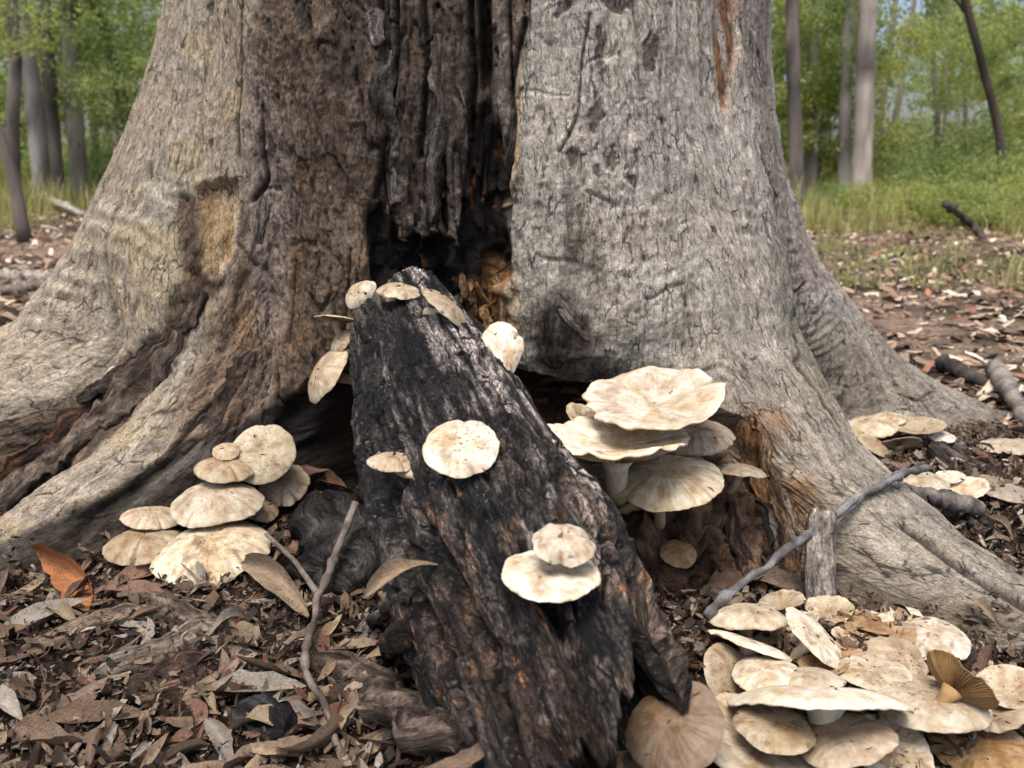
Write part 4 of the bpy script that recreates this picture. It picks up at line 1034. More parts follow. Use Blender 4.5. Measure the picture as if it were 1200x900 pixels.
def slab_mesh(pts, nors, width, thick, colA, colB, seed, nl=22, ns=22, ragged=0.35, taper=0.7, wob=0.25):
    """a torn strip of bark along pts; nors = outward directions"""
    pts = np.asarray(pts, float); nors = np.asarray(nors, float)
    P = smooth_path(pts, nl); t = np.linspace(0, 1, nl)
    tn = np.linspace(0, 1, len(nors))
    N = np.stack([np.interp(t, tn, nors[:, k]) for k in range(3)], 1)
    T = np.gradient(P, axis=0); T /= np.linalg.norm(T, axis=1, keepdims=True) + 1e-9
    N = N - np.sum(N * T, 1, keepdims=True) * T; N /= np.linalg.norm(N, axis=1, keepdims=True) + 1e-9
    B = np.cross(T, N)
    an = np.linspace(0, 2 * np.pi, ns, endpoint=False)
    an = an + 0.01; cw = np.sign(np.cos(an)) * np.abs(np.cos(an)) ** 0.75; ct = np.sign(np.sin(an)) * np.abs(np.sin(an)) ** 0.22
    w = width * 0.5 * (np.interp(t, [0, 0.12, 0.85, 1], [1 - taper, 1, 1, 1 - taper]))
    TTg, AN = np.meshgrid(t, an, indexing='ij')
    L = np.linalg.norm(np.diff(P, axis=0), axis=1).sum()
    rg = 1 + ragged * 1.3 * fbm(TTg * L * 34 + seed, np.sign(np.cos(AN)) * 5.5, 4, seed, 0.65)
    wq_ = fbm(t * L * 12, t * 0 + seed, 2, seed + 7) * width * wob
    P = P + B * wq_[:, None]
    bumpz = 1 + 0.55 * fbm(TTg * L * 26, cw[None] * 4.5 + seed, 4, seed + 1, 0.65)
    V = P[:, None] + B[:, None] * (w[:, None] * cw[None] * rg)[..., None] + N[:, None] * (thick * 0.5 * ct[None] * bumpz + 0.25 * thick * fbm(TTg * L * 14, cw[None] * 2 + TTg, 2, seed + 5))[..., None]
    n = sstep(-0.35, 0.4, fbm(TTg * L * 16, cw[None] * 3 + seed, 4, seed + 2))
    col = np.asarray(colA) * (1 - n[..., None]) + np.asarray(colB) * n[..., None]
    V = V.reshape(-1, 3); k0 = len(V)
    V = np.concatenate([V, P[:1], P[-1:]]); col = np.concatenate([col.reshape(-1, 3), [np.asarray(colA)], [np.asarray(colA)]])
    F = grid_faces(nl, ns, True)
    k = np.arange(ns); k2 = (k + 1) % ns
    F = np.concatenate([F, np.stack([k2, k, k * 0 + k0, k * 0 + k0], 1), np.stack([(nl - 1) * ns + k, (nl - 1) * ns + k2, k * 0 + k0 + 1, k * 0 + k0 + 1], 1)])
    uv = np.stack([AN * width * 0.32, TTg * L + seed], -1).reshape(-1, 2)
    uv = np.concatenate([uv, [[0, seed]], [[0, L + seed]]])
    return V, F, (col, uv)
def hits(pix, lift):
    P, N = [], []
    for q in pix:
        h, n, k = hit(*q[:2])
        if n @ (CAMP - h) < 0: n = -n
        P.append(h + n * lift); N.append(n)
    return np.array(P), np.array(N)
def px_m(p): return (p[1] * CP - (p[2] - CAM_H) * SP) / FPX
TB = np.array([TC[0], TC[1], 0])
def tree_slab(pix, wpx, thick, cA, cB, seed, lift=0.006, name='bark_strip', **kw):
    thick *= 0.6; lift = lift * 0.35 - 0.001; kw.setdefault('ragged', 0.55); kw.setdefault('taper', 0.6); kw['nl'] = int(kw.get('nl', 22) * 1.5)
    P, N = hits(pix, lift)
    V, F, c = slab_mesh(P, N, wpx * px_m(P[len(P) // 2]), thick, cA, cB, seed, **kw)
    return link(name, mesh_any(name, V - TB, F, True, c[0], c[1]), m_slab, tree)
dk, br, rd, gy_, og = (0.03, 0.026, 0.023), (0.15, 0.11, 0.085), (0.17, 0.085, 0.05), (0.26, 0.235, 0.21), (0.27, 0.15, 0.07)
tree_slab([(215, 392), (175, 440), (120, 488), (50, 548), (-30, 612)], 40, 0.035, (0.07, 0.055, 0.045), (0.20, 0.155, 0.12), 301, 0.022, nl=44)
tree_slab([(240, 340), (222, 378), (190, 408), (150, 440), (95, 470)], 22, 0.03, dk, br, 302, 0.012, nl=36)
tree_slab([(120, 470), (60, 520), (0, 560), (-40, 590)], 26, 0.03, dk, rd, 303, 0.015, nl=30)
tree_slab([(290, 410), (275, 450), (250, 490), (215, 530)], 26, 0.016, (0.06, 0.05, 0.045), br, 306, 0.006, nl=30)
tree_slab([(310, 230), (303, 270), (298, 310)], 14, 0.012, (0.12, 0.10, 0.09), (0.24, 0.20, 0.18), 309, 0.004, nl=24)
tree_slab([(455, 60), (452, 130), (458, 200), (466, 240)], 30, 0.028, (0.07, 0.06, 0.052), (0.20, 0.175, 0.155), 310, 0.010, nl=40)
tree_slab([(512, 40), (516, 110), (510, 190), (505, 260)], 20, 0.026, (0.06, 0.05, 0.045), (0.18, 0.155, 0.135), 312, 0.010, nl=40)
tree_slab([(536, 100), (540, 170), (538, 230)], 13, 0.022, (0.05, 0.04, 0.035), (0.17, 0.14, 0.12), 313, 0.010, nl=34)
tree_slab([(600, 130), (602, 165), (597, 205)], 12, 0.018, (0.05, 0.045, 0.04), (0.14, 0.12, 0.105), 315, 0.008, nl=24)
tree_slab([(438, 10), (440, 55)], 22, 0.014, (0.10, 0.09, 0.08), (0.22, 0.19, 0.17), 316, 0.006, nl=20)
tree_slab([(645, 360), (652, 395), (650, 430)], 34, 0.014, (0.05, 0.045, 0.04), (0.11, 0.095, 0.08), 317, 0.004, nl=24)
tree_slab([(655, 362), (670, 378), (690, 400)], 8, 0.014, (0.12, 0.10, 0.09), (0.28, 0.24, 0.21), 318, 0.006, nl=24)
for i, (pp, w, c1, c2) in enumerate([([(868, 488), (880, 530), (900, 590)], 26, (0.11, 0.06, 0.03), og), ([(890, 505), (906, 560), (922, 620)], 18, (0.10, 0.06, 0.035), (0.30, 0.2, 0.12)),
        ([(905, 540), (922, 590), (936, 650)], 16, (0.16, 0.11, 0.08), (0.36, 0.29, 0.23)), ([(872, 560), (890, 610), (905, 670)], 22, dk, (0.12, 0.07, 0.045)),
        ([(915, 610), (930, 650), (938, 690)], 20, (0.05, 0.035, 0.025), (0.18, 0.10, 0.06)), ([(850, 590), (862, 630), (880, 680)], 20, dk, (0.10, 0.06, 0.04)),
        ([(560, 330), (570, 365), (572, 395)], 14, (0.10, 0.06, 0.03), og), ([(585, 320), (590, 360), (592, 395)], 12, (0.14, 0.08, 0.04), (0.36, 0.25, 0.15)), ([(540, 320), (548, 350)], 10, dk, og)]):
    tree_slab(pp, w, 0.022, c1, c2, 330 + i, 0.012, 'wood_splinter', nl=26, taper=0.9, ragged=0.5)

m_twig = mat_attr('twig_bark', 0.8, 0.25, 160, (0.6, 1.3), 0.003, (1, 1, 1), 'Object', 0.6)
def ground_pt(px, py, lift=0.0):
    d = ray(px, py); t = 0.3
    for _ in range(400):
        p = CAMP + d * t
        g = ground_z(p[0], p[1]) + lift
        if p[2] <= g: break
        t += max(0.002, (p[2] - g) * 0.5)
    return p
def wpts(L):
    out = []
    for q in L:
        if len(q) == 3 and q[2] > 0.25: out.append(at_y(q[0], q[1], q[2]))
        elif len(q) == 3: 
            h, n, k = hit(q[0], q[1])
            out.append(h + (CAMP - h) / np.linalg.norm(CAMP - h) * q[2] if h is not None and q[1] > 300 else ground_pt(q[0], q[1], q[2]))
    return np.array(out)
def twig(name, label, cat, pix, rpx, colr, group=None, branches=(), seed=0, n=46, part='main_stem'):
    P = smooth_path(wpts(pix), n)
    b0 = P[0].copy()
    P = P + 0.004 * np.stack([vn2(np.arange(n) * 0.35, np.zeros(n), seed + k) for k in range(3)], 1)
    r = np.array([rpx * px_m(p) for p in P]) * (1 + 0.20 * vn2(np.arange(n) * (0.9 if rpx < 7 else 0.3), np.zeros(n), seed + 9) + (0.5 if rpx < 7 else 0.12) * (np.random.default_rng(seed).uniform(0, 1, n) > 0.86)) * np.linspace(1.08, 0.85, n)
    root = empty(name, tuple(b0)); tag(root, label, cat, group)
    def put(nm, P, r, sd):
        V, F = tube(P - b0, r, 10, 0.18, sd)
        c = np.asarray(colr) * (0.85 + 0.9 * fbm(V[:, 0] * 40 + sd, V[:, 2] * 40 + V[:, 1] * 40, 3, sd))[:, None]
        return link(nm, mesh_any(nm, V, F, True, c), m_twig, root)
    put(part, P, r, seed)
    for k, (bp, br_) in enumerate(branches):
        Q = smooth_path(wpts(bp), 16)
        rr_ = np.array([br_ * px_m(p) for p in Q]) * np.linspace(1, 0.7, 16)
        put('side_branch', Q, rr_, seed + 50 + k)
    return root
twig('twig', 'thin forked grey twig lying across the leaves beside the charred log', 'twig', [(418, 588, 1.40), (396, 648, 1.33), (374, 698, 1.21), (362, 750, 1.10), (357, 783, 1.035), (384, 840, 0.935), (416, 910, 0.835)], 4.4, (0.17, 0.14, 0.12), branches=[([(374, 698, 1.215), (345, 657, 1.33), (312, 626, 1.42)], 3.6)], seed=5)
twig('twig', 'long bare bluish grey twig propped across the big root above the mushroom crowd', 'twig', [(826, 722, 1.09), (900, 661, 1.20), (960, 618, 1.285), (1000, 588, 1.33), (1040, 562, 1.38), (1086, 547, 1.45)], 4.8, (0.19, 0.18, 0.18), branches=[([(1010, 583, 1.34), (985, 605, 1.31), (970, 632, 1.275), (962, 655, 1.255)], 3.6), ([(900, 661, 1.20), (893, 652, 1.2)], 2.0)], seed=8)
twig('gnarled_stick', 'short gnarled grey stick behind the big root under two pale mushrooms', 'stick', [(1030, 571, 1.44), (1060, 577, 1.46), (1100, 584, 1.48), (1148, 594, 1.50)], 11, (0.17, 0.15, 0.135), seed=11)
twig('thin_stick', 'thin straight dark stick pointing through litter beside the far mushrooms', 'stick', [(1108, 516, 1.90), (1150, 538, 1.83), (1215, 574, 1.72)], 6, (0.13, 0.115, 0.105), seed=12)
twig('thick_stick', 'thick pale stick resting on litter near the end of the rear root', 'stick', [(1166, 432, 2.78), (1185, 462, 2.45), (1215, 512, 2.1)], 9, (0.24, 0.21, 0.18), seed=13)
twig('dark_branch', 'short dark rotting branch beside the rear root, near the thick pale stick', 'branch', [(1105, 425, 2.95), (1140, 442, 2.80), (1176, 462, 2.6)], 9, (0.06, 0.05, 0.045), seed=14)
twig('fallen_branch', 'pale fallen log lying on litter at the tree\'s far side, thicker of two', 'log', [(-60, 320, 5.9), (0, 323, 5.85), (64, 327, 5.7)], 8, (0.30, 0.27, 0.23), seed=15)
twig('fallen_branch', 'thinner fallen log lying in front of the thicker pale one', 'log', [(-60, 347, 5.0), (0, 342, 5.05), (46, 336, 5.2)], 6, (0.22, 0.19, 0.16), seed=16)
twig('fallen_branch', 'dark fallen branch on the litter beyond the rear root', 'branch', [(985, 316, 6.6), (1020, 327, 6.2), (1062, 350, 5.2)], 5, (0.11, 0.09, 0.08), seed=17)
twig('fallen_branch', 'dead branch slanting out of the far green undergrowth', 'branch', [(1108, 238, 9.0), (1140, 264, 9.2), (1172, 297, 8.4)], 4, (0.08, 0.065, 0.055), seed=18)
twig('fallen_branch', 'short pale branch on the bare ground below the far grey trunks', 'branch', [(52, 232, 12.5), (75, 241, 11.8), (98, 252, 11.2)], 4, (0.42, 0.38, 0.33), seed=19)

gB = 'loose bark pieces on the litter'
def loose(label, pix, wpx, thick, cA, cB, seed, lift=0.012, name='bark_piece', cat='bark', group=gB, parent=None, **kw):
    P = wpts([(x, y, lift) if len(q) == 2 else q for q in pix for (x, y) in [q[:2]]])
    N = np.array([[0.1, -0.45, 0.9]] * len(P))
    V, F, c = slab_mesh(P, N, wpx * px_m(P[len(P) // 2]), thick, cA, cB, seed, **kw)
    b0 = P.mean(0); b0[2] -= thick * 0.5
    o = link(name, mesh_any(name, V - b0, F, True, c[0], c[1]), m_slab, None, tuple(b0))
    tag(o, label, cat, group)
    return o
loose('long dark bark strip under the speckled stack, ending by the forked twig', [(165, 700), (250, 745), (335, 800)], 34, 0.022, (0.06, 0.045, 0.036), (0.20, 0.155, 0.12), 401, 0.02, nl=30)
loose('thick dark bark plank between the forked twig and the charred log', [(362, 772), (440, 812), (528, 862)], 46, 0.030, (0.05, 0.038, 0.03), (0.20, 0.15, 0.12), 402, 0.024, nl=34)
loose('greyish splintered bark strip lying below the speckled stack\'s leaves', [(112, 790), (185, 765), (262, 732)], 38, 0.018, (0.13, 0.10, 0.08), (0.27, 0.23, 0.19), 403, 0.018, nl=30)
loose('dark reddish bark slab under the greyish splintered strip', [(140, 818), (200, 795), (268, 768)], 42, 0.022, (0.045, 0.032, 0.026), (0.17, 0.10, 0.075), 404, 0.012, nl=30)
loose('pale brown curled bark strip near the orange curled leaf', [(25, 762), (95, 738), (175, 712)], 28, 0.012, (0.17, 0.125, 0.09), (0.28, 0.22, 0.17), 405, 0.02, nl=30)
loose('small grey curved bark shard leaning toward the charred log', [(402, 752), (440, 728), (474, 698)], 24, 0.014, (0.12, 0.10, 0.085), (0.30, 0.27, 0.24), 406, 0.03)
loose('black charcoal lump on the litter below the long grey leaf', [(285, 838), (310, 850), (338, 868)], 50, 0.05, (0.016, 0.016, 0.017), (0.05, 0.048, 0.048), 407, 0.02, 'charcoal_lump', 'charcoal', None)
loose('large charred wood chunk between the speckled stack and the log', [(372, 590, 1.50), (398, 640, 1.42), (432, 692, 1.30)], 88, 0.07, (0.018, 0.017, 0.017), (0.075, 0.068, 0.062), 408, 0.02, 'charred_chunk', 'wood', None, nl=34)
loose('dark charred bark sliver under the log beside the grey curved shard', [(420, 735), (455, 760), (480, 740)], 30, 0.03, dk, (0.10, 0.07, 0.05), 409, 0.008)
loose('dark flaking bark slab among the mushrooms behind the big root', [(1085, 528, 1.78), (1120, 545, 1.74), (1160, 566, 1.68)], 34, 0.03, dk, (0.13, 0.10, 0.08), 410, 0.015)
loose('brown rough bark slab on the slope behind the big root', [(1150, 605, 1.53), (1180, 632, 1.47), (1215, 668, 1.38)], 34, 0.03, (0.09, 0.065, 0.05), (0.24, 0.18, 0.13), 411, 0.02)
loose('black burnt bark lump beside the brown rough slab', [(1128, 606, 1.52), (1150, 622, 1.48), (1175, 640, 1.44)], 34, 0.04, (0.02, 0.02, 0.02), (0.07, 0.062, 0.056), 412, 0.008)
loose('dark broken bark chip below the gnarled stick', [(1085, 592, 1.55), (1112, 604, 1.53), (1135, 612, 1.52)], 26, 0.025, (0.03, 0.026, 0.024), (0.12, 0.095, 0.08), 413, 0.008)
loose('upright grey wooden stub standing against the big root under the twig', [(964, 600, 1.305), (962, 650, 1.245), (961, 712, 1.17)], 34, 0.02, (0.17, 0.15, 0.13), (0.30, 0.27, 0.235), 414, 0.01, 'wooden_stub', 'stub', None, nl=30, taper=0.1, ragged=0.10, wob=0.04)
loose('ragged charred plank split away along the log\'s lower side', [(466, 640, 1.20), (500, 740, 1.03), (552, 880, 0.845)], 36, 0.04, (0.03, 0.026, 0.023), (0.13, 0.095, 0.075), 415, 0.01, 'split_plank', 'plank', None, nl=46)

# ================================================================== LEAVES
def leaf_mesh(name, seed, curl, fold, sick, twist, wmax):
    r_ = np.random.default_rng(seed)
    nu, nv = 11, 5
    u = np.linspace(0, 1, nu); v = np.linspace(-1, 1, nv)
    U, V = np.meshgrid(u, v, indexing='ij')
    w = wmax * np.clip(np.sin(np.pi * np.clip(U, 0, 1) ** 0.85), 0, 1) ** 0.75 + 0.004
    w = w * (1 + 0.10 * r_.standard_normal((nu, 1)) * (np.abs(V) > 0.9))
    x = U - 0.5; y = V * w + sick * np.sin(np.pi * U)
    z = curl * ((U - 0.5) ** 2 * 4 - 0.4) + fold * np.abs(V) * w * 3 + twist * V * w * (U - 0.5) * 6 + 0.012 * np.sin(U * 9 + seed) * V
    P = np.stack([x, y, z], -1)
    return mesh_np(name, P.reshape(-1, 3), grid_faces(nu, nv), True, None, np.stack([U, V * 0.5 + 0.5], -1).reshape(-1, 2))
def leaf_mat(name, stops, rough=0.75):
    m, nt, b = new_mat(name)
    oi = node(nt, 'ShaderNodeObjectInfo'); tc = node(nt, 'ShaderNodeTexCoord')
    base = ramp(nt, oi.outputs['Random'], stops)
    n1 = noise_tex(nt, tc.outputs['Object'], 9, 6, 0.65, 0.6); n2 = noise_tex(nt, tc.outputs['Object'], 45, 4, 0.6)
    c = mul(nt, base, ramp(nt, n1, [(0.3, (0.62, 0.58, 0.55)), (0.65, (1.2, 1.18, 1.15))]))
    c = mul(nt, c, ramp(nt, n2, [(0.30, (0.5, 0.46, 0.42)), (0.42, (1, 1, 1))]))
    sep = node(nt, 'ShaderNodeSeparateXYZ'); nt.links.new(tc.outputs['UV'], sep.inputs[0])
    ab = node(nt, 'ShaderNodeMath', operation='SUBTRACT'); nt.links.new(sep.outputs['Y'], ab.inputs[0]); ab.inputs[1].default_value = 0.5
    a2 = node(nt, 'ShaderNodeMath', operation='ABSOLUTE'); nt.links.new(ab.outputs[0], a2.inputs[0])
    mid = ramp(nt, a2.outputs[0], [(0.0, (1.35, 1.28, 1.15)), (0.035, (1, 1, 1))])
    c = mul(nt, c, mid)
    wv = node(nt, 'ShaderNodeMath', operation='MULTIPLY_ADD'); nt.links.new(a2.outputs[0], wv.inputs[0]); wv.inputs[1].default_value = -0.35; nt.links.new(sep.outputs['X'], wv.inputs[2])
    sn = node(nt, 'ShaderNodeMath', operation='MULTIPLY'); nt.links.new(wv.outputs[0], sn.inputs[0]); sn.inputs[1].default_value = 130
    s2 = node(nt, 'ShaderNodeMath', operation='SINE'); nt.links.new(sn.outputs[0], s2.inputs[0])
    nt.links.new(c, b.inputs['Base Color'])
    b.inputs['Roughness'].default_value = rough; b.inputs['Specular IOR Level'].default_value = 0.25
    q = bump(nt, None, s2.outputs[0], 0.12, 0.002); bump(nt, b, n2, 0.5, 0.02, q)
    return m
lm_brown = leaf_mat('brown_leaf', [(0.0, (0.12, 0.08, 0.055)), (0.4, (0.17, 0.12, 0.085)), (0.75, (0.24, 0.175, 0.125)), (1.0, (0.14, 0.105, 0.085))])
lm_grey = leaf_mat('grey_leaf', [(0.0, (0.28, 0.25, 0.215)), (0.5, (0.21, 0.185, 0.16)), (1.0, (0.33, 0.295, 0.25))])
lm_red = leaf_mat('red_leaf', [(0.0, (0.19, 0.095, 0.06)), (0.6, (0.16, 0.10, 0.075)), (1.0, (0.21, 0.125, 0.085))], 0.55)
lm_orange = leaf_mat('orange_leaf', [(0.0, (0.36, 0.15, 0.06)), (1.0, (0.36, 0.15, 0.06))], 0.4)
lm_tan = leaf_mat('tan_leaf', [(0.0, (0.29, 0.22, 0.145)), (0.6, (0.26, 0.20, 0.14)), (1.0, (0.33, 0.26, 0.175))])
prm = [(0.05, .3, .06, .2, .115), (-0.06, .5, .10, -.3, .10), (0.14, .2, -.04, .5, .12), (-0.12, -.3, .08, .3, .09), (0.22, .5, .05, -.5, .13), (0.0, .15, .12, .1, .085), (-0.2, .4, .02, .6, .12), (0.08, -.2, .0, -.2, .14)]
leafv = {}
for nm, mt in (('brown', lm_brown), ('grey', lm_grey), ('red', lm_red), ('tan', lm_tan), ('orange', lm_orange)):
    leafv[nm] = []
    for i, p in enumerate(prm):
        me = leaf_mesh('leaf_' + nm, 500 + i, *p); me.materials.append(mt); leafv[nm].append(me)
LLAB = {'brown': ('dry brown gum leaf', 'brown leaves'), 'grey': ('weathered grey gum leaf', 'grey leaves'),
        'red': ('dull reddish brown gum leaf', 'reddish leaves'), 'tan': ('pale tan dry leaf', 'tan leaves')}
LMARK = [(70, 720, 'by the orange curled leaf'), (240, 700, 'under the speckled mushroom stack'), (200, 780, 'among the bark strips'), (60, 850, 'around the large cracked brown leaf'),
         (310, 855, 'around the charcoal lump'), (380, 720, 'beside the forked twig'), (460, 820, 'around the thick bark plank'), (540, 890, 'at the foot of the charred log'),
         (1060, 530, 'among the far mushrooms'), (1180, 500, 'beside the thick pale stick'), (1130, 600, 'around the gnarled stick'), (850, 690, 'below the rotten wood'), (1000, 860, 'in the mushroom crowd'), (1190, 860, 'by the decaying yellow mushroom')]
def put_leaf(kind, var, p, length, yaw, tilt, troll, label=None, group=None):
    if label is None:
        bp = project(np.array(p)); spot_ = min(LMARK, key=lambda q: (q[0] - bp[0]) ** 2 + (q[1] - bp[1]) ** 2)[2]
        label = LLAB[kind][0] + ' ' + spot_; group = LLAB[kind][1] + ' ' + spot_
    o = bpy.data.objects.new('leaf', leafv[kind][var]); COL.objects.link(o)
    o.location = tuple(p)
    o.rotation_euler = (troll, tilt, yaw); s = length
    o.scale = (s, s, s)
    tag(o, label or LLAB[kind][0], 'leaf', group or (LLAB[kind][1] if label is None else None))
    return o
rl = np.random.default_rng(99)
def scatter(x0, x1, y0, y1, n, lmin, lmax, lift, maxd=9):
    c = 0; tries = 0
    while c < n and tries < n * 12:
        tries += 1
        px, py = rl.uniform(x0, x1), rl.uniform(y0, y1)
        h, nn, k = hit(px, py)
        if h is None or k not in (3,): continue
        kind = rl.choice(['brown', 'grey', 'red', 'tan'], p=[0.52, 0.26, 0.07, 0.15])
        L = lmin + (lmax - lmin) * rl.uniform(0, 1) ** 1.5
        put_leaf(kind, int(rl.integers(8)), h + np.array([0, 0, lift + rl.uniform(0.0, 0.022)]), L, rl.uniform(0, 6.28), rl.normal(0, 0.16), rl.normal(0, 0.28))
        c += 1
scatter(-60, 570, 640, 930, 165, 0.035, 0.115, 0.006)
scatter(960, 1260, 470, 680, 52, 0.04, 0.10, 0.008)
scatter(640, 1260, 640, 930, 34, 0.035, 0.09, 0.008)
def hand(kind, var, x, y, lpx, ang, lift, tilt, troll, label):
    h = wpts([(x, y, lift)])[0]
    put_leaf(kind, var, h, lpx * px_m(h) * 1.05, R(ang), R(tilt), R(troll), label)
hand('orange', 4, 84, 682, 125, -38, 0.075, 16, 50, 'glossy orange brown leaf curled upward against the charred root foot')
hand('red', 0, 185, 672, 120, 30, 0.03, -8, 25, 'long reddish leaf slanting under the lowest speckled caps')
hand('red', 5, 150, 700, 110, -10, 0.03, 0, 15, 'dull reddish leaf beneath the orange curled leaf')
hand('grey', 0, 292, 812, 125, 7, 0.035, 0, 12, 'long pale grey leaf with clear veins below the long dark bark strip')
hand('grey', 5, 40, 735, 130, 47, 0.035, -8, 18, 'long grey veined leaf slanting beside the charred root')
hand('grey', 7, 171, 741, 46, -75, 0.04, 10, 20, 'small pale grey leaf standing out beside the long dark bark strip')
hand('tan', 1, 320, 690, 130, -40, 0.05, 10, 45, 'twisted tan leaf arching below the speckled stack')
hand('red', 7, 283, 708, 52, 80, 0.05, 10, 20, 'small pinkish brown leaf under the twisted tan one')
hand('brown', 0, 105, 846, 125, 8, 0.03, 0, 18, 'large cracked brown leaf below the dark reddish bark slab')
hand('brown', 7, 250, 795, 80, 55, 0.03, -10, 20, 'grey brown leaf leaning on the bark near the long pale leaf')
hand('grey', 3, 250, 870, 110, -52, 0.03, 8, 25, 'mottled grey leaf by the charcoal lump')
hand('tan', 0, 462, 765, 70, 18, 0.06, -6, 20, 'greenish tan leaf lying against the charred plank')
hand('brown', 0, 475, 873, 110, -6, 0.035, 0, 15, 'broad pinkish brown leaf by the thick dark bark plank')
hand('brown', 2, 535, 890, 90, 25, 0.04, -5, 20, 'buff leaf touching the foot of the charred log')
hand('tan', 5, 412, 838, 62, 80, 0.04, 10, 15, 'small yellowish leaf between the twig and the bark plank')
hand('tan', 4, 400, 655, 70, 60, 0.08, -15, 30, 'small pale tan leaf caught behind the forked twig')
hand('tan', 1, 470, 620 + 60, 90, 25, 0.09, -14, 30, 'narrow tan leaf bridging the charred chunk and the log')
hand('red', 2, 1112, 768, 90, -28, 0.05, 10, 50, 'dark torn leaf lying across the mushroom crowd by the root')
hand('red', 7, 1157, 785, 62, 70, 0.06, -70, 40, 'stiff dark brown leaf standing upright behind the folded ochre mushroom')
hand('brown', 6, 905, 690, 90, -15, 0.03, 0, 25, 'crumpled brown leaf behind the mushroom crowd near the twig')
hand('brown', 4, 860, 688, 80, 20, 0.03, 0, 25, 'crumpled brown leaf lying in the hollow below the rotten wood')
hand('tan', 6, 1150, 745 - 32, 40, -60, 0.02, 20, 30, 'small pale leaf stuck on the flank of the big root')
for i, (x, y, l, a_) in enumerate([(650, 462, 50, 20), (672, 466, 40, -30), (635, 470, 40, 60), (690, 470, 36, 5), (385, 565, 60, -30), (372, 585, 50, 30), (355, 570, 46, 70), (365, 548, 40, 10)]):
    h = wpts([(x, y, 0.02)])[0]
    put_leaf(['brown', 'red', 'tan'][i % 3], i % 8, h, l * px_m(h), R(a_), 0.2, 0.5, ['crumpled leaf caught in the hollow behind the white tier', 'crumpled leaf between the speckled stack and the charred log'][i >= 4], ['leaves in the hollow behind the tier', 'leaves behind the speckled stack'][i >= 4])

# small broken litter: nobody could count it
m_frag = mat_attr('litter_bits', 0.9, 0.15, 140, (0.55, 1.35), 0.003, (1, 1, 1), 'Object', 0.5)
def fragments(name, label, N, xr, yr, smin, smax, seed, hmax, bright=1.0, tiltk=0.5, power=1.0, group=None, mask=None):
    g = np.random.default_rng(seed)
    x = g.uniform(*xr, N); y = yr[0] + (yr[1] - yr[0]) * g.uniform(0, 1, N) ** power
    if mask is not None:
        k = mask(x, y); x = x[k]; y = y[k]; N = len(x)
    z = ground_z(x, y) + g.uniform(0.0, hmax, N)
    L = smin + (smax - smin) * g.uniform(0, 1, N) ** 2.2; W = L * g.uniform(0.18, 0.55, N)
    yaw = g.uniform(0, 2 * np.pi, N); t1 = g.normal(0, tiltk, N); t2 = g.normal(0, tiltk, N)
    ex = np.stack([np.cos(yaw) * np.cos(t1), np.sin(yaw) * np.cos(t1), np.sin(t1)], -1)
    ey = np.stack([-np.sin(yaw) * np.cos(t2), np.cos(yaw) * np.cos(t2), np.sin(t2)], -1)
    ez = np.cross(ex, ey)
    c = np.stack([x, y, z], -1)
    V = np.zeros((N, 6, 3))
    cur = g.normal(0, 0.12, N)
    for j, u in enumerate((-0.5, 0.0, 0.5)):
        ww = (W * np.array([0.35, 0.5, 0.3])[j] * (1 + 0.4 * g.uniform(-1, 1, N)))[:, None]
        mid = c + ex * (u * L)[:, None] + ez * (cur * L * (1 - 4 * u * u))[:, None]
        V[:, 2 * j] = mid - ey * ww; V[:, 2 * j + 1] = mid + ey * ww * (0.8 + 0.4 * g.uniform(0, 1, N))[:, None]
    b6 = np.arange(N)[:, None] * 6
    F = np.concatenate([b6 + np.array([0, 2, 3, 1]), b6 + np.array([2, 4, 5, 3])])
    pal = np.array([(0.07, 0.048, 0.035), (0.13, 0.09, 0.062), (0.20, 0.145, 0.10), (0.28, 0.225, 0.17), (0.15, 0.075, 0.05), (0.34, 0.29, 0.235), (0.04, 0.034, 0.03)]) * bright
    cc = pal[g.choice(7, N, p=[0.2, 0.24, 0.2, 0.12, 0.08, 0.06, 0.10])] * g.uniform(0.75, 1.25, (N, 1))
    o = link(name, mesh_np(name, V.reshape(-1, 3), F, True, np.repeat(cc, 6, 0)), m_frag)
    tag(o, label, 'leaf litter', group, 'stuff')
    return o
fragments('leaf_litter', 'small broken brown leaf and bark litter around the roots and mushrooms', 75000, (-1.7, 1.9), (0.5, 2.6), 0.004, 0.038, 601, 0.024, 0.8, 0.55)
fragments('leaf_litter', 'pale brown leaf and bark litter spread over the ground beyond the tree', 70000, (-11, 11), (2.2, 13), 0.018, 0.12, 602, 0.03, 2.1, 0.28, 1.35)

fragments('leaf_litter', 'dark crumbs of soil, bark and rotted leaf between the larger litter', 60000, (-1.5, 1.7), (0.55, 2.3), 0.002, 0.012, 603, 0.030, 0.6, 0.9)
# litter lodged against the feet of the roots (part of the same litter)
def lodged(N, seed):
    g = np.random.default_rng(seed)
    zz = P1[..., 2] - ground_z(P1[..., 0], P1[..., 1])
    Nn = grid_normals(P1, True)
    Nn = Nn * np.where(np.sum(Nn * N0, -1, keepdims=True) < 0, -1, 1)
    ok = (zz > -0.01) & (zz < 0.06) & (np.abs(np.degrees(PHg)) < 110) & (g.uniform(0, 1, zz.shape) < np.exp(-np.clip(zz, 0, 1) / 0.022)) & (np.hypot(P1[..., 0], P1[..., 1]) < 2.4)
    idx = np.argwhere(ok); idx = idx[g.choice(len(idx), min(N, len(idx)), replace=False)]
    c = P1[idx[:, 0], idx[:, 1]] + Nn[idx[:, 0], idx[:, 1]] * g.uniform(0.002, 0.012, (len(idx), 1))
    return c, g
c_, g_ = lodged(6000, 91)
capc = np.concatenate([v[g_.choice(len(v), 7)] + np.array([0, 0, 0.001]) for v, a in CAPV])
c_ = np.concatenate([c_, capc])
N_ = len(c_)
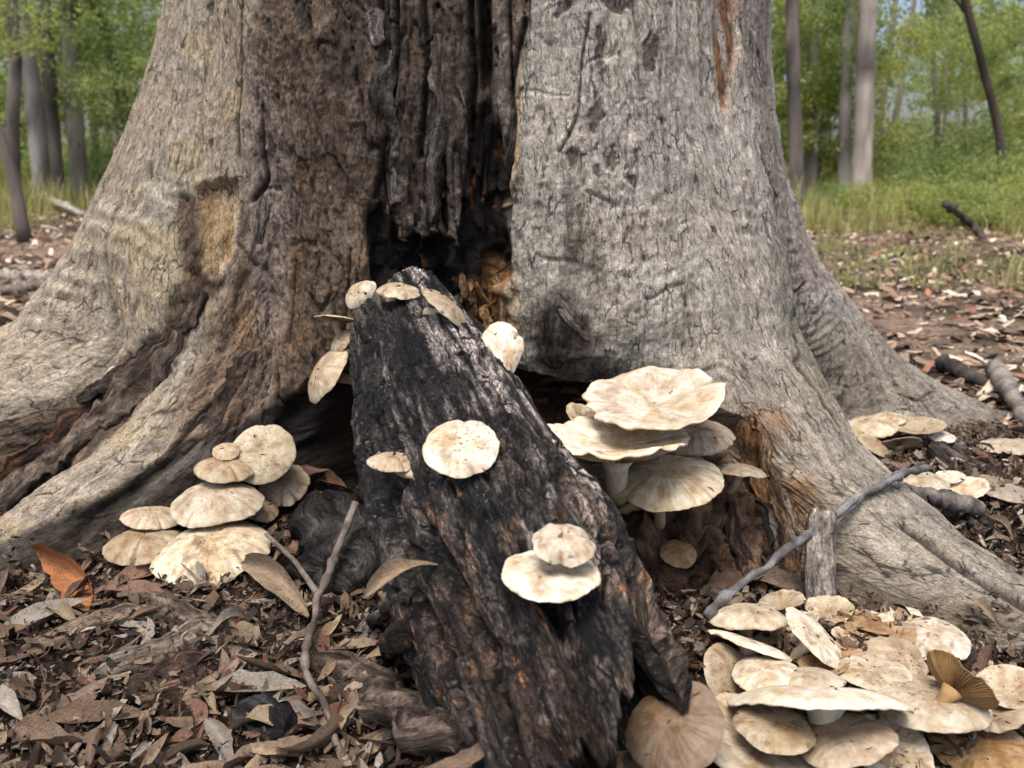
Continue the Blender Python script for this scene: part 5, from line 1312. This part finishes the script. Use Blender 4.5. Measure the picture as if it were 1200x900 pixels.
L_ = np.where(np.arange(N_) < N_ - len(capc), 1.0, 0.45) * (0.006 + 0.035 * g_.uniform(0, 1, N_) ** 2); yaw = g_.uniform(0, 6.28, N_); tl = g_.normal(0, 0.5, N_)
ex_ = np.stack([np.cos(yaw) * np.cos(tl), np.sin(yaw) * np.cos(tl), np.sin(tl)], -1); ey_ = np.cross(ex_, g_.standard_normal((N_, 3))); ey_ /= np.linalg.norm(ey_, axis=1, keepdims=True)
V_ = np.stack([c_ - ex_ * L_[:, None] * .5, c_ - ey_ * L_[:, None] * .18, c_ + ex_ * L_[:, None] * .5, c_ + ey_ * L_[:, None] * .18], 1)
pc = np.array([(0.08, 0.055, 0.04), (0.15, 0.105, 0.075), (0.22, 0.165, 0.12), (0.05, 0.04, 0.034)])[g_.integers(0, 4, N_)]
tag(link('leaf_litter', mesh_np('leaf_litter', V_.reshape(-1, 3), np.arange(N_ * 4).reshape(-1, 4), False, np.repeat(pc, 4, 0)), m_frag), 'small litter bits lodged against the root feet and on mushroom caps', 'leaf litter', None, 'stuff')
# crumbs of broken mushroom between the caps of the crowd
g_ = np.random.default_rng(77); N_ = 260
px_ = g_.uniform(925, 1075, N_); py_ = g_.uniform(716, 798, N_)
c_ = np.array([at_y(a, b_, 1.175 - (b_ - 700) * 0.00205 + g_.normal(0, 0.010)) for a, b_ in zip(px_, py_)])
L_ = 0.006 + 0.032 * g_.uniform(0, 1, N_) ** 2
o3 = g_.standard_normal((N_, 3, 3)); ex_ = o3[:, 0] / np.linalg.norm(o3[:, 0], axis=1, keepdims=True); ey_ = np.cross(ex_, o3[:, 1]); ey_ /= np.linalg.norm(ey_, axis=1, keepdims=True); ez_ = np.cross(ex_, ey_)
V_ = np.stack([c_ - ex_ * L_[:, None] * .5, c_ - ey_ * L_[:, None] * .4, c_ + ex_ * L_[:, None] * .5, c_ + ey_ * L_[:, None] * .4, c_ + ez_ * L_[:, None] * .14, c_ - ez_ * L_[:, None] * .10], 1)
b6 = np.arange(N_)[:, None] * 6
T_f = np.concatenate([b6 + np.array(t) for t in ((0, 1, 4), (1, 2, 4), (2, 3, 4), (3, 0, 4), (1, 0, 5), (2, 1, 5), (3, 2, 5), (0, 3, 5))])
pc = np.array([(0.50, 0.42, 0.32), (0.40, 0.28, 0.17), (0.28, 0.17, 0.09), (0.14, 0.09, 0.06)])[g_.choice(4, N_, p=[.35, .3, .2, .15])]
tag(link('mushroom_crumbs', mesh_np('mushroom_crumbs', V_.reshape(-1, 3), T_f, False, np.repeat(pc, 6, 0)), m_frag), 'tan crumbs of broken mushroom scattered between the crowded caps', 'crumbs', None, 'stuff')
# ================================================================== BACKGROUND FOREST
m_leafbg, nt, b = new_mat('gum_foliage')
at = node(nt, 'ShaderNodeAttribute', attribute_name='col')
oi = node(nt, 'ShaderNodeObjectInfo')
c = mul(nt, at.outputs['Color'], ramp(nt, oi.outputs['Random'], [(0.0, (1.0, 1.15, 1.0)), (0.5, (1.4, 1.4, 1.15)), (1.0, (1.75, 1.6, 1.05))]))
nt.links.new(c, b.inputs['Base Color']); b.inputs['Roughness'].default_value = 0.5
tr = node(nt, 'ShaderNodeBsdfTranslucent'); nt.links.new(c, tr.inputs['Color'])
mx_ = node(nt, 'ShaderNodeMixShader'); mx_.inputs[0].default_value = 0.6
nt.links.new(b.outputs[0], mx_.inputs[1]); nt.links.new(tr.outputs[0], mx_.inputs[2])
nt.links.new(mx_.outputs[0], nt.nodes['Material Output'].inputs['Surface'])
m_bgbark = mat_attr('far_bark', 0.9, 0.15, 9, (0.7, 1.2), 0.01, (1, 1, 0.25), 'Object', 0.5)

def leaf_cloud(name, seed, K, n, rx, rz, spread, ll, lw, flat=0.0, hue=0):
    g = np.random.default_rng(seed)
    d = g.standard_normal((K, 3)); d /= np.linalg.norm(d, axis=1, keepdims=True)
    cen = d * (g.uniform(0.25, 1, (K, 1)) ** 0.5) * np.array([rx, rx, rz])
    cen[:, 2] += flat
    sz = g.uniform(0.6, 1.3, K) * spread
    idx = np.repeat(np.arange(K), n); N = len(idx)
    p = cen[idx] + g.standard_normal((N, 3)) * sz[idx][:, None] * np.array([1, 1, 0.65])
    yaw = g.uniform(0, 2 * np.pi, N); dr = g.normal(-0.7, 0.5, N)
    ex = np.stack([np.cos(yaw) * np.cos(dr), np.sin(yaw) * np.cos(dr), np.sin(dr)], -1)
    rv = g.standard_normal((N, 3)); ey = np.cross(ex, rv); ey /= np.linalg.norm(ey, axis=1, keepdims=True)
    L = ll * g.uniform(0.6, 1.4, (N, 1)); W = lw * g.uniform(0.7, 1.3, (N, 1))
    V = np.stack([p - ey * W * 0.2, p + ex * L * 0.45 - ey * W, p + ex * L, p + ex * L * 0.45 + ey * W], 1)
    F = np.arange(N * 4).reshape(N, 4)
    pal = np.array([(0.19, 0.235, 0.085), (0.27, 0.315, 0.115), (0.34, 0.375, 0.155), (0.12, 0.16, 0.06), (0.40, 0.41, 0.20)])
    cc = pal[g.choice(5, N, p=[0.28, 0.3, 0.2, 0.14, 0.08])] * (0.8 + 0.4 * g.uniform(0, 1, (K, 1)))[idx]
    me = mesh_np(name, V.reshape(-1, 3), F, False, np.repeat(cc, 4, 0)); me.materials.append(m_leafbg)
    return me
crowns = [leaf_cloud('crown', 700 + i, 42, 66, 1.0, 0.95, 0.12, 0.085, 0.015) for i in range(5)]
bushes = [leaf_cloud('foliage', 720 + i, 46, 80, 1.0, 0.62, 0.19, 0.11, 0.016, 0.45) for i in range(4)]
far_crowns = [leaf_cloud('crown', 740 + i, 30, 66, 1.0, 1.0, 0.15, 0.10, 0.020) for i in range(3)]
gt = np.random.default_rng(31)
def gz(x, y): return float(ground_z(np.array([x]), np.array([y]))[0])
def bg_tree(label, pts, rpx, crown_list, colr, group, seed, Y=None, branches=0):
    """pts: pixel polyline of the trunk base -> top at distance Y; crown_list: (dx, dy, z, scale, kind)"""
    base = at_y(pts[0][0], pts[0][1], Y); base[2] = gz(base[0], base[1]) - 0.05
    P = [base] + [at_y(x, y, Y) for (x, y) in pts[1:]]
    P = np.array(P)
    top = P[-1] + (P[-1] - P[-2]) / (abs(P[-1][2] - P[-2][2]) + 1e-6) * 4.5
    P = np.concatenate([P, top[None]])
    P = smooth_path(P, 30)
    r0 = 0.82 * rpx * px_m(np.array([base[0], Y, 0.8]))
    r = r0 * np.interp(np.linspace(0, 1, 30), [0, 0.05, 0.3, 1], [1.5, 1.15, 1.0, 0.45])
    root = empty('tree', tuple(base)); tag(root, label, 'tree', group)
    V, F = tube(P - base, r, 10, 0.12, seed)
    cc = np.asarray(colr) * (0.85 + 0.9 * fbm(V[:, 0] * 5 + seed, V[:, 2] * 2.2, 3, seed))[:, None]
    link('trunk', mesh_any('trunk', V, F, True, cc), m_bgbark, root)
    for k in range(max(branches, 2)):
        i = 12 + (k * 5) % 12
        s = P[i]; a = gt.uniform(0, 6.28)
        e = s + np.array([math.cos(a) * 1.2, math.sin(a) * 1.2, 1.3]) * gt.uniform(0.7, 1.3)
        Vb, Fb = tube(smooth_path([s - base, (s + e) / 2 - base + np.array([0, 0, 0.15]), e - base], 8), np.linspace(r0 * 0.4, r0 * 0.12, 8), 7, 0.1, seed + k)
        link('limb', mesh_any('limb', Vb, Fb, True, np.broadcast_to(np.asarray(colr) * 0.8, Vb.shape)), m_bgbark, root)
    for (dx, dy, z, sc, kd) in crown_list:
        me = (crowns if kd == 0 else far_crowns)[int(gt.integers(5 if kd == 0 else 3))]
        o = link('crown', me, None, root, (dx, dy, z)); o.scale = (sc, sc, sc * 0.9); o.rotation_euler = (0, 0, gt.uniform(0, 6.28))
    return root
GT = 'grey trunks standing in the forest'
grey, dkg, brn = (0.40, 0.37, 0.345), (0.17, 0.15, 0.135), (0.29, 0.245, 0.215)
# beyond the left root
bg_tree('slender grey tree with a pale straight trunk rising behind a curved dark one', [(48, 222), (40, 120), (20, -10)], 11, [(0, 0.90, 3.41, 1.44, 0), (0.8, 1.20, 2.91, 1.01, 0)], grey, GT, 1, 13.0)
bg_tree('curved dark trunked tree beside the slender pale grey one', [(8, 190), (14, 130), (20, 60), (10, -20)], 8, [(-0.5, 0.90, 3.12, 1.08, 0)], dkg, GT, 2, 12.0)
bg_tree('narrow dark trunked tree between two pale grey trunks', [(66, 222), (58, 110), (50, -10)], 8.5, [(0, 0.90, 3.56, 1.30, 0)], dkg, GT, 3, 14.0)
bg_tree('straight pale grey tree with mottled trunk and tall grass at its foot', [(92, 222), (86, 110), (80, -10)], 11, [(0.3, 0.90, 3.70, 1.44, 0)], grey, GT, 4, 14.5)
bg_tree('very thin dark sapling behind the mottled grey trunk', [(113, 205), (108, 110), (104, 0)], 4.5, [(0.2, 0.90, 3.12, 1.01, 0)], dkg, GT, 5, 18.0)
bg_tree('leaning dark tree slanting toward the old trunk', [(160, 170), (138, 90), (106, -10)], 8, [(-0.8, 1.40, 3.41, 1.22, 0)], dkg, GT, 6, 15.0)
bg_tree('thin young tree leaning in front of the grove, bare lower stem', [(28, 276), (16, 205), (-8, 140)], 7.5, [(-0.5, 0.90, 2.40, 0.58, 0)], (0.20, 0.17, 0.15), GT, 7, 8.2)
bg_tree('thin brown sapling hidden among the grey trunks', [(76, 205), (72, 100), (70, 0)], 4, [(0, 1.30, 2.98, 1.08, 0)], brn, GT, 8, 20.0)
bg_tree('slim grey sapling close to the leaning dark tree', [(136, 195), (134, 110), (130, 0)], 3.5, [(0.3, 1.20, 2.91, 1.08, 0)], grey, GT, 9, 21.0)
# beyond the right root
bg_tree('dark barked tree partly hidden by the old trunk\'s edge', [(938, 225), (930, 120), (928, -10)], 9, [(0.6, 0.90, 2.62, 0.94, 0), (0, 1.20, 3.70, 1.15, 0)], (0.19, 0.165, 0.145), GT, 11, 13.0)
bg_tree('pale smooth tree standing between dark tree and the paired trunks', [(950, 240), (952, 150), (955, 0)], 7.5, [(0.2, 0.90, 3.12, 1.01, 0)], (0.46, 0.43, 0.40), GT, 12, 15.0)
bg_tree('thinner pale trunk of the close pair in the grassy clearing', [(988, 246), (990, 140), (996, 0)], 8, [(-0.4, 1.10, 3.27, 1.08, 0)], (0.44, 0.40, 0.375), GT, 13, 14.0)
bg_tree('thick brownish grey trunk of the close pair in the grassy clearing', [(1008, 254), (1012, 140), (1018, -10)], 12.5, [(0.5, 0.90, 3.41, 1.15, 0), (0.4, 0.30, 2.55, 0.58, 0)], (0.38, 0.335, 0.30), GT, 14, 13.0)
bg_tree('thin slanting sapling just beyond the close pair of trunks', [(1026, 235), (1030, 150), (1042, 60)], 4.5, [(0.2, 1.30, 2.55, 0.72, 0)], brn, GT, 15, 18.0)
bg_tree('second slanting sapling leaning toward the open sky', [(1040, 235), (1046, 160), (1062, 60)], 4, [(0.5, 1.20, 2.69, 0.79, 0)], brn, GT, 16, 19.0)
bg_tree('dark stemmed small tree in dense green shrubs', [(1174, 238), (1176, 170), (1160, 110)], 5.5, [(0.0, 0.90, 1.76, 0.68, 0), (-0.4, 0.90, 2.33, 0.65, 0), (0.6, 1.10, 2.55, 0.79, 0)], (0.10, 0.085, 0.07), GT, 17, 11.5, 2)
bg_tree('slim dark sapling behind the paired trunks', [(966, 235), (970, 150), (976, 50)], 4, [(0, 0.90, 2.62, 0.79, 0)], dkg, GT, 18, 20.0)
bg_tree('slim forked sapling near the dark stemmed small tree', [(1095, 225), (1100, 150), (1092, 60)], 3.5, [(0, 0.90, 2.48, 0.86, 0)], brn, GT, 19, 17.0)
# trees deeper in the wood
for side in (-1, 1):
    where = 'behind the grove of grey trunks' if side < 0 else 'behind the grassy clearing'
    for i in range(30):
        under = i >= 10
        ang = R(gt.uniform(15, 43) if i % 4 else gt.uniform(0, 16)) * side; dist = gt.uniform(24, 50) if not under else gt.uniform(15, 30)
        x, y = math.sin(ang) * dist, math.cos(ang) * dist
        h = gt.uniform(5, 10) if not under else gt.uniform(2.4, 4.6)
        tone = ['grey', 'dark', 'brown'][i % 3]
        root = empty('sapling' if under else 'tree', (x, y, gz(x, y) - 0.05))
        tag(root, ('leafy young sapling with thin %s stem ' if under else 'distant slender tree with %s trunk ') % tone + where, 'tree', ('saplings ' if under else 'trees ') + where)
        P = smooth_path([(0, 0, 0), (gt.normal(0, .15), 0, h * 0.4), (gt.normal(0, .3), gt.normal(0, .3), h)], 10)
        V, F = tube(P, np.linspace(0.13, 0.04, 10) * (gt.uniform(0.7, 1.4) if not under else 0.35), 8, 0.1, i)
        link('trunk', mesh_any('trunk', V, F, True, np.asarray([grey, dkg, brn][i % 3]) * np.ones(V.shape)), m_bgbark, root)
        for q in range(2 + under):
            o = link('crown', far_crowns[int(gt.integers(3))], None, root, (gt.normal(0, 0.7), gt.normal(0, 0.7), h * (gt.uniform(0.5, 1.0) if not under else gt.uniform(0.35, 1.0))))
            s = gt.uniform(1.1, 1.9) if not under else gt.uniform(0.8, 1.3); o.scale = (s, s, s * 0.85); o.rotation_euler = (0, 0, gt.uniform(0, 6.28))
def bush(label, x, y, s, group, seed):
    root = empty('bush', (x, y, gz(x, y))); tag(root, label, 'bush', group)
    o = link('foliage', bushes[seed % 4], None, root, (0, 0, 0.1 * s)); o.scale = (s, s, s); o.rotation_euler = (0, 0, seed * 1.3)
    for q in range(4):
        a = q * 1.6 + seed
        V, F = tube(smooth_path([(0, 0, 0), (0.15 * math.cos(a) * s, 0.15 * math.sin(a) * s, 0.4 * s), (0.5 * math.cos(a) * s, 0.5 * math.sin(a) * s, 0.9 * s)], 7), np.linspace(0.03, 0.008, 7) * s, 6, 0.1, seed + q)
        link('stem', mesh_any('stem', V, F, True, np.broadcast_to((0.10, 0.08, 0.06), V.shape)), m_bgbark, root)
    return root
for i, (px, Y, s) in enumerate([(1105, 12.5, 0.75), (1150, 11.5, 0.65), (1215, 12.0, 0.9), (1060, 15.5, 0.8), (1130, 16.5, 1.15), (1190, 17.5, 1.3), (1250, 15, 1.2), (960, 17, 0.8), (1025, 19, 1.1), (1090, 20.5, 1.4), (1310, 13, 1.1), (1075, 10.5, 0.42), (1125, 10.0, 0.45), (1165, 9.6, 0.4), (1205, 10.2, 0.5), (1020, 11.5, 0.4), (975, 12.0, 0.38)]):
    x = at_y(px, 230, Y)[0]
    bush(['low feathery shrub at the near edge of the undergrowth', 'rounded green shrub in the undergrowth around the dark stemmed tree', 'tall green shrub behind the rounded shrubs of the undergrowth'][0 if Y < 12.2 and s < 0.6 else (1 if Y < 16 else 2)], x, Y, s, ['low shrubs beyond the litter', 'rounded shrubs beyond the litter', 'tall shrubs beyond the litter'][0 if Y < 12.2 and s < 0.6 else (1 if Y < 16 else 2)], i)
for i, (px, Y, s) in enumerate([(120, 17, 0.8), (70, 19, 0.9), (20, 18, 0.9), (-40, 16, 1.0), (150, 22, 1.1), (95, 24, 1.2), (40, 25, 1.3), (-100, 20, 1.3)]):
    x = at_y(px, 210, Y)[0]
    bush('low green shrub between the grey trunks of the grove', x, Y, s, 'shrubs in the grove', i)
# grass
def grass(name, label, centres, nb, hmin, hmax, spread, seed):
    g = np.random.default_rng(seed)
    c = np.asarray(centres); idx = np.repeat(np.arange(len(c)), nb); N = len(idx)
    x = c[idx, 0] + g.normal(0, spread, N); y = c[idx, 1] + g.normal(0, spread, N)
    z = ground_z(x, y)
    h = g.uniform(hmin, hmax, N) * c[idx, 2]; a = g.uniform(0, 6.28, N); ln = g.uniform(0.1, 0.7, N) * h
    w = 0.006 * g.uniform(0.6, 1.6, N)
    d = np.stack([np.cos(a), np.sin(a), 0 * a], -1); s = np.stack([-np.sin(a), np.cos(a), 0 * a], -1) * w[:, None]
    p0 = np.stack([x, y, z], -1); p1 = p0 + d * (ln * 0.35)[:, None] + np.array([0, 0, 1]) * (h * 0.6)[:, None]; p2 = p0 + d * ln[:, None] + np.array([0, 0, 1]) * h[:, None]
    V = np.stack([p0 - s, p0 + s, p1 - s * 0.8, p1 + s * 0.8, p2], 1)
    b5 = np.arange(N)[:, None] * 5
    T = np.concatenate([b5 + np.array([0, 1, 3]), b5 + np.array([0, 3, 2]), b5 + np.array([2, 3, 4])])
    pal = np.array([(0.20, 0.22, 0.09), (0.29, 0.29, 0.13), (0.36, 0.34, 0.19), (0.40, 0.35, 0.24)])
    cc = pal[g.choice(4, N, p=[0.34, 0.33, 0.2, 0.13])]
    o = link(name, mesh_np(name, V.reshape(-1, 3), T, False, np.repeat(cc, 5, 0)), m_leafbg)
    tag(o, label, 'grass', None, 'stuff')
gc_ = []
for i in range(170):
    s = 1 if gt.uniform() < 0.62 else -1
    a = R(gt.uniform(14, 42)) * s; d = gt.uniform(10.0 if s > 0 else 11.0, 18)
    gc_.append((math.sin(a) * d, math.cos(a) * d, gt.uniform(0.5, 1.2) if d > 9.5 else 0.5))
grass('grass', 'green and straw coloured grass growing below the far trees', gc_, 60, 0.10, 0.62, 0.20, 801)
gc2 = []
for i in range(60):
    a = R(gt.uniform(17, 36)); d = gt.uniform(5.8, 9)
    gc2.append((math.sin(a) * d, math.cos(a) * d, 0.5))
p_ = at_y(1205, 330, 5.3); gc2 += [(p_[0], 5.3, 1.3), (p_[0] + 0.1, 5.4, 1.4), (p_[0] + .25, 5.25, 1.2)]
grass('grass', 'short sparse grass sprouting through the pale litter', gc2, 26, 0.06, 0.24, 0.12, 802)
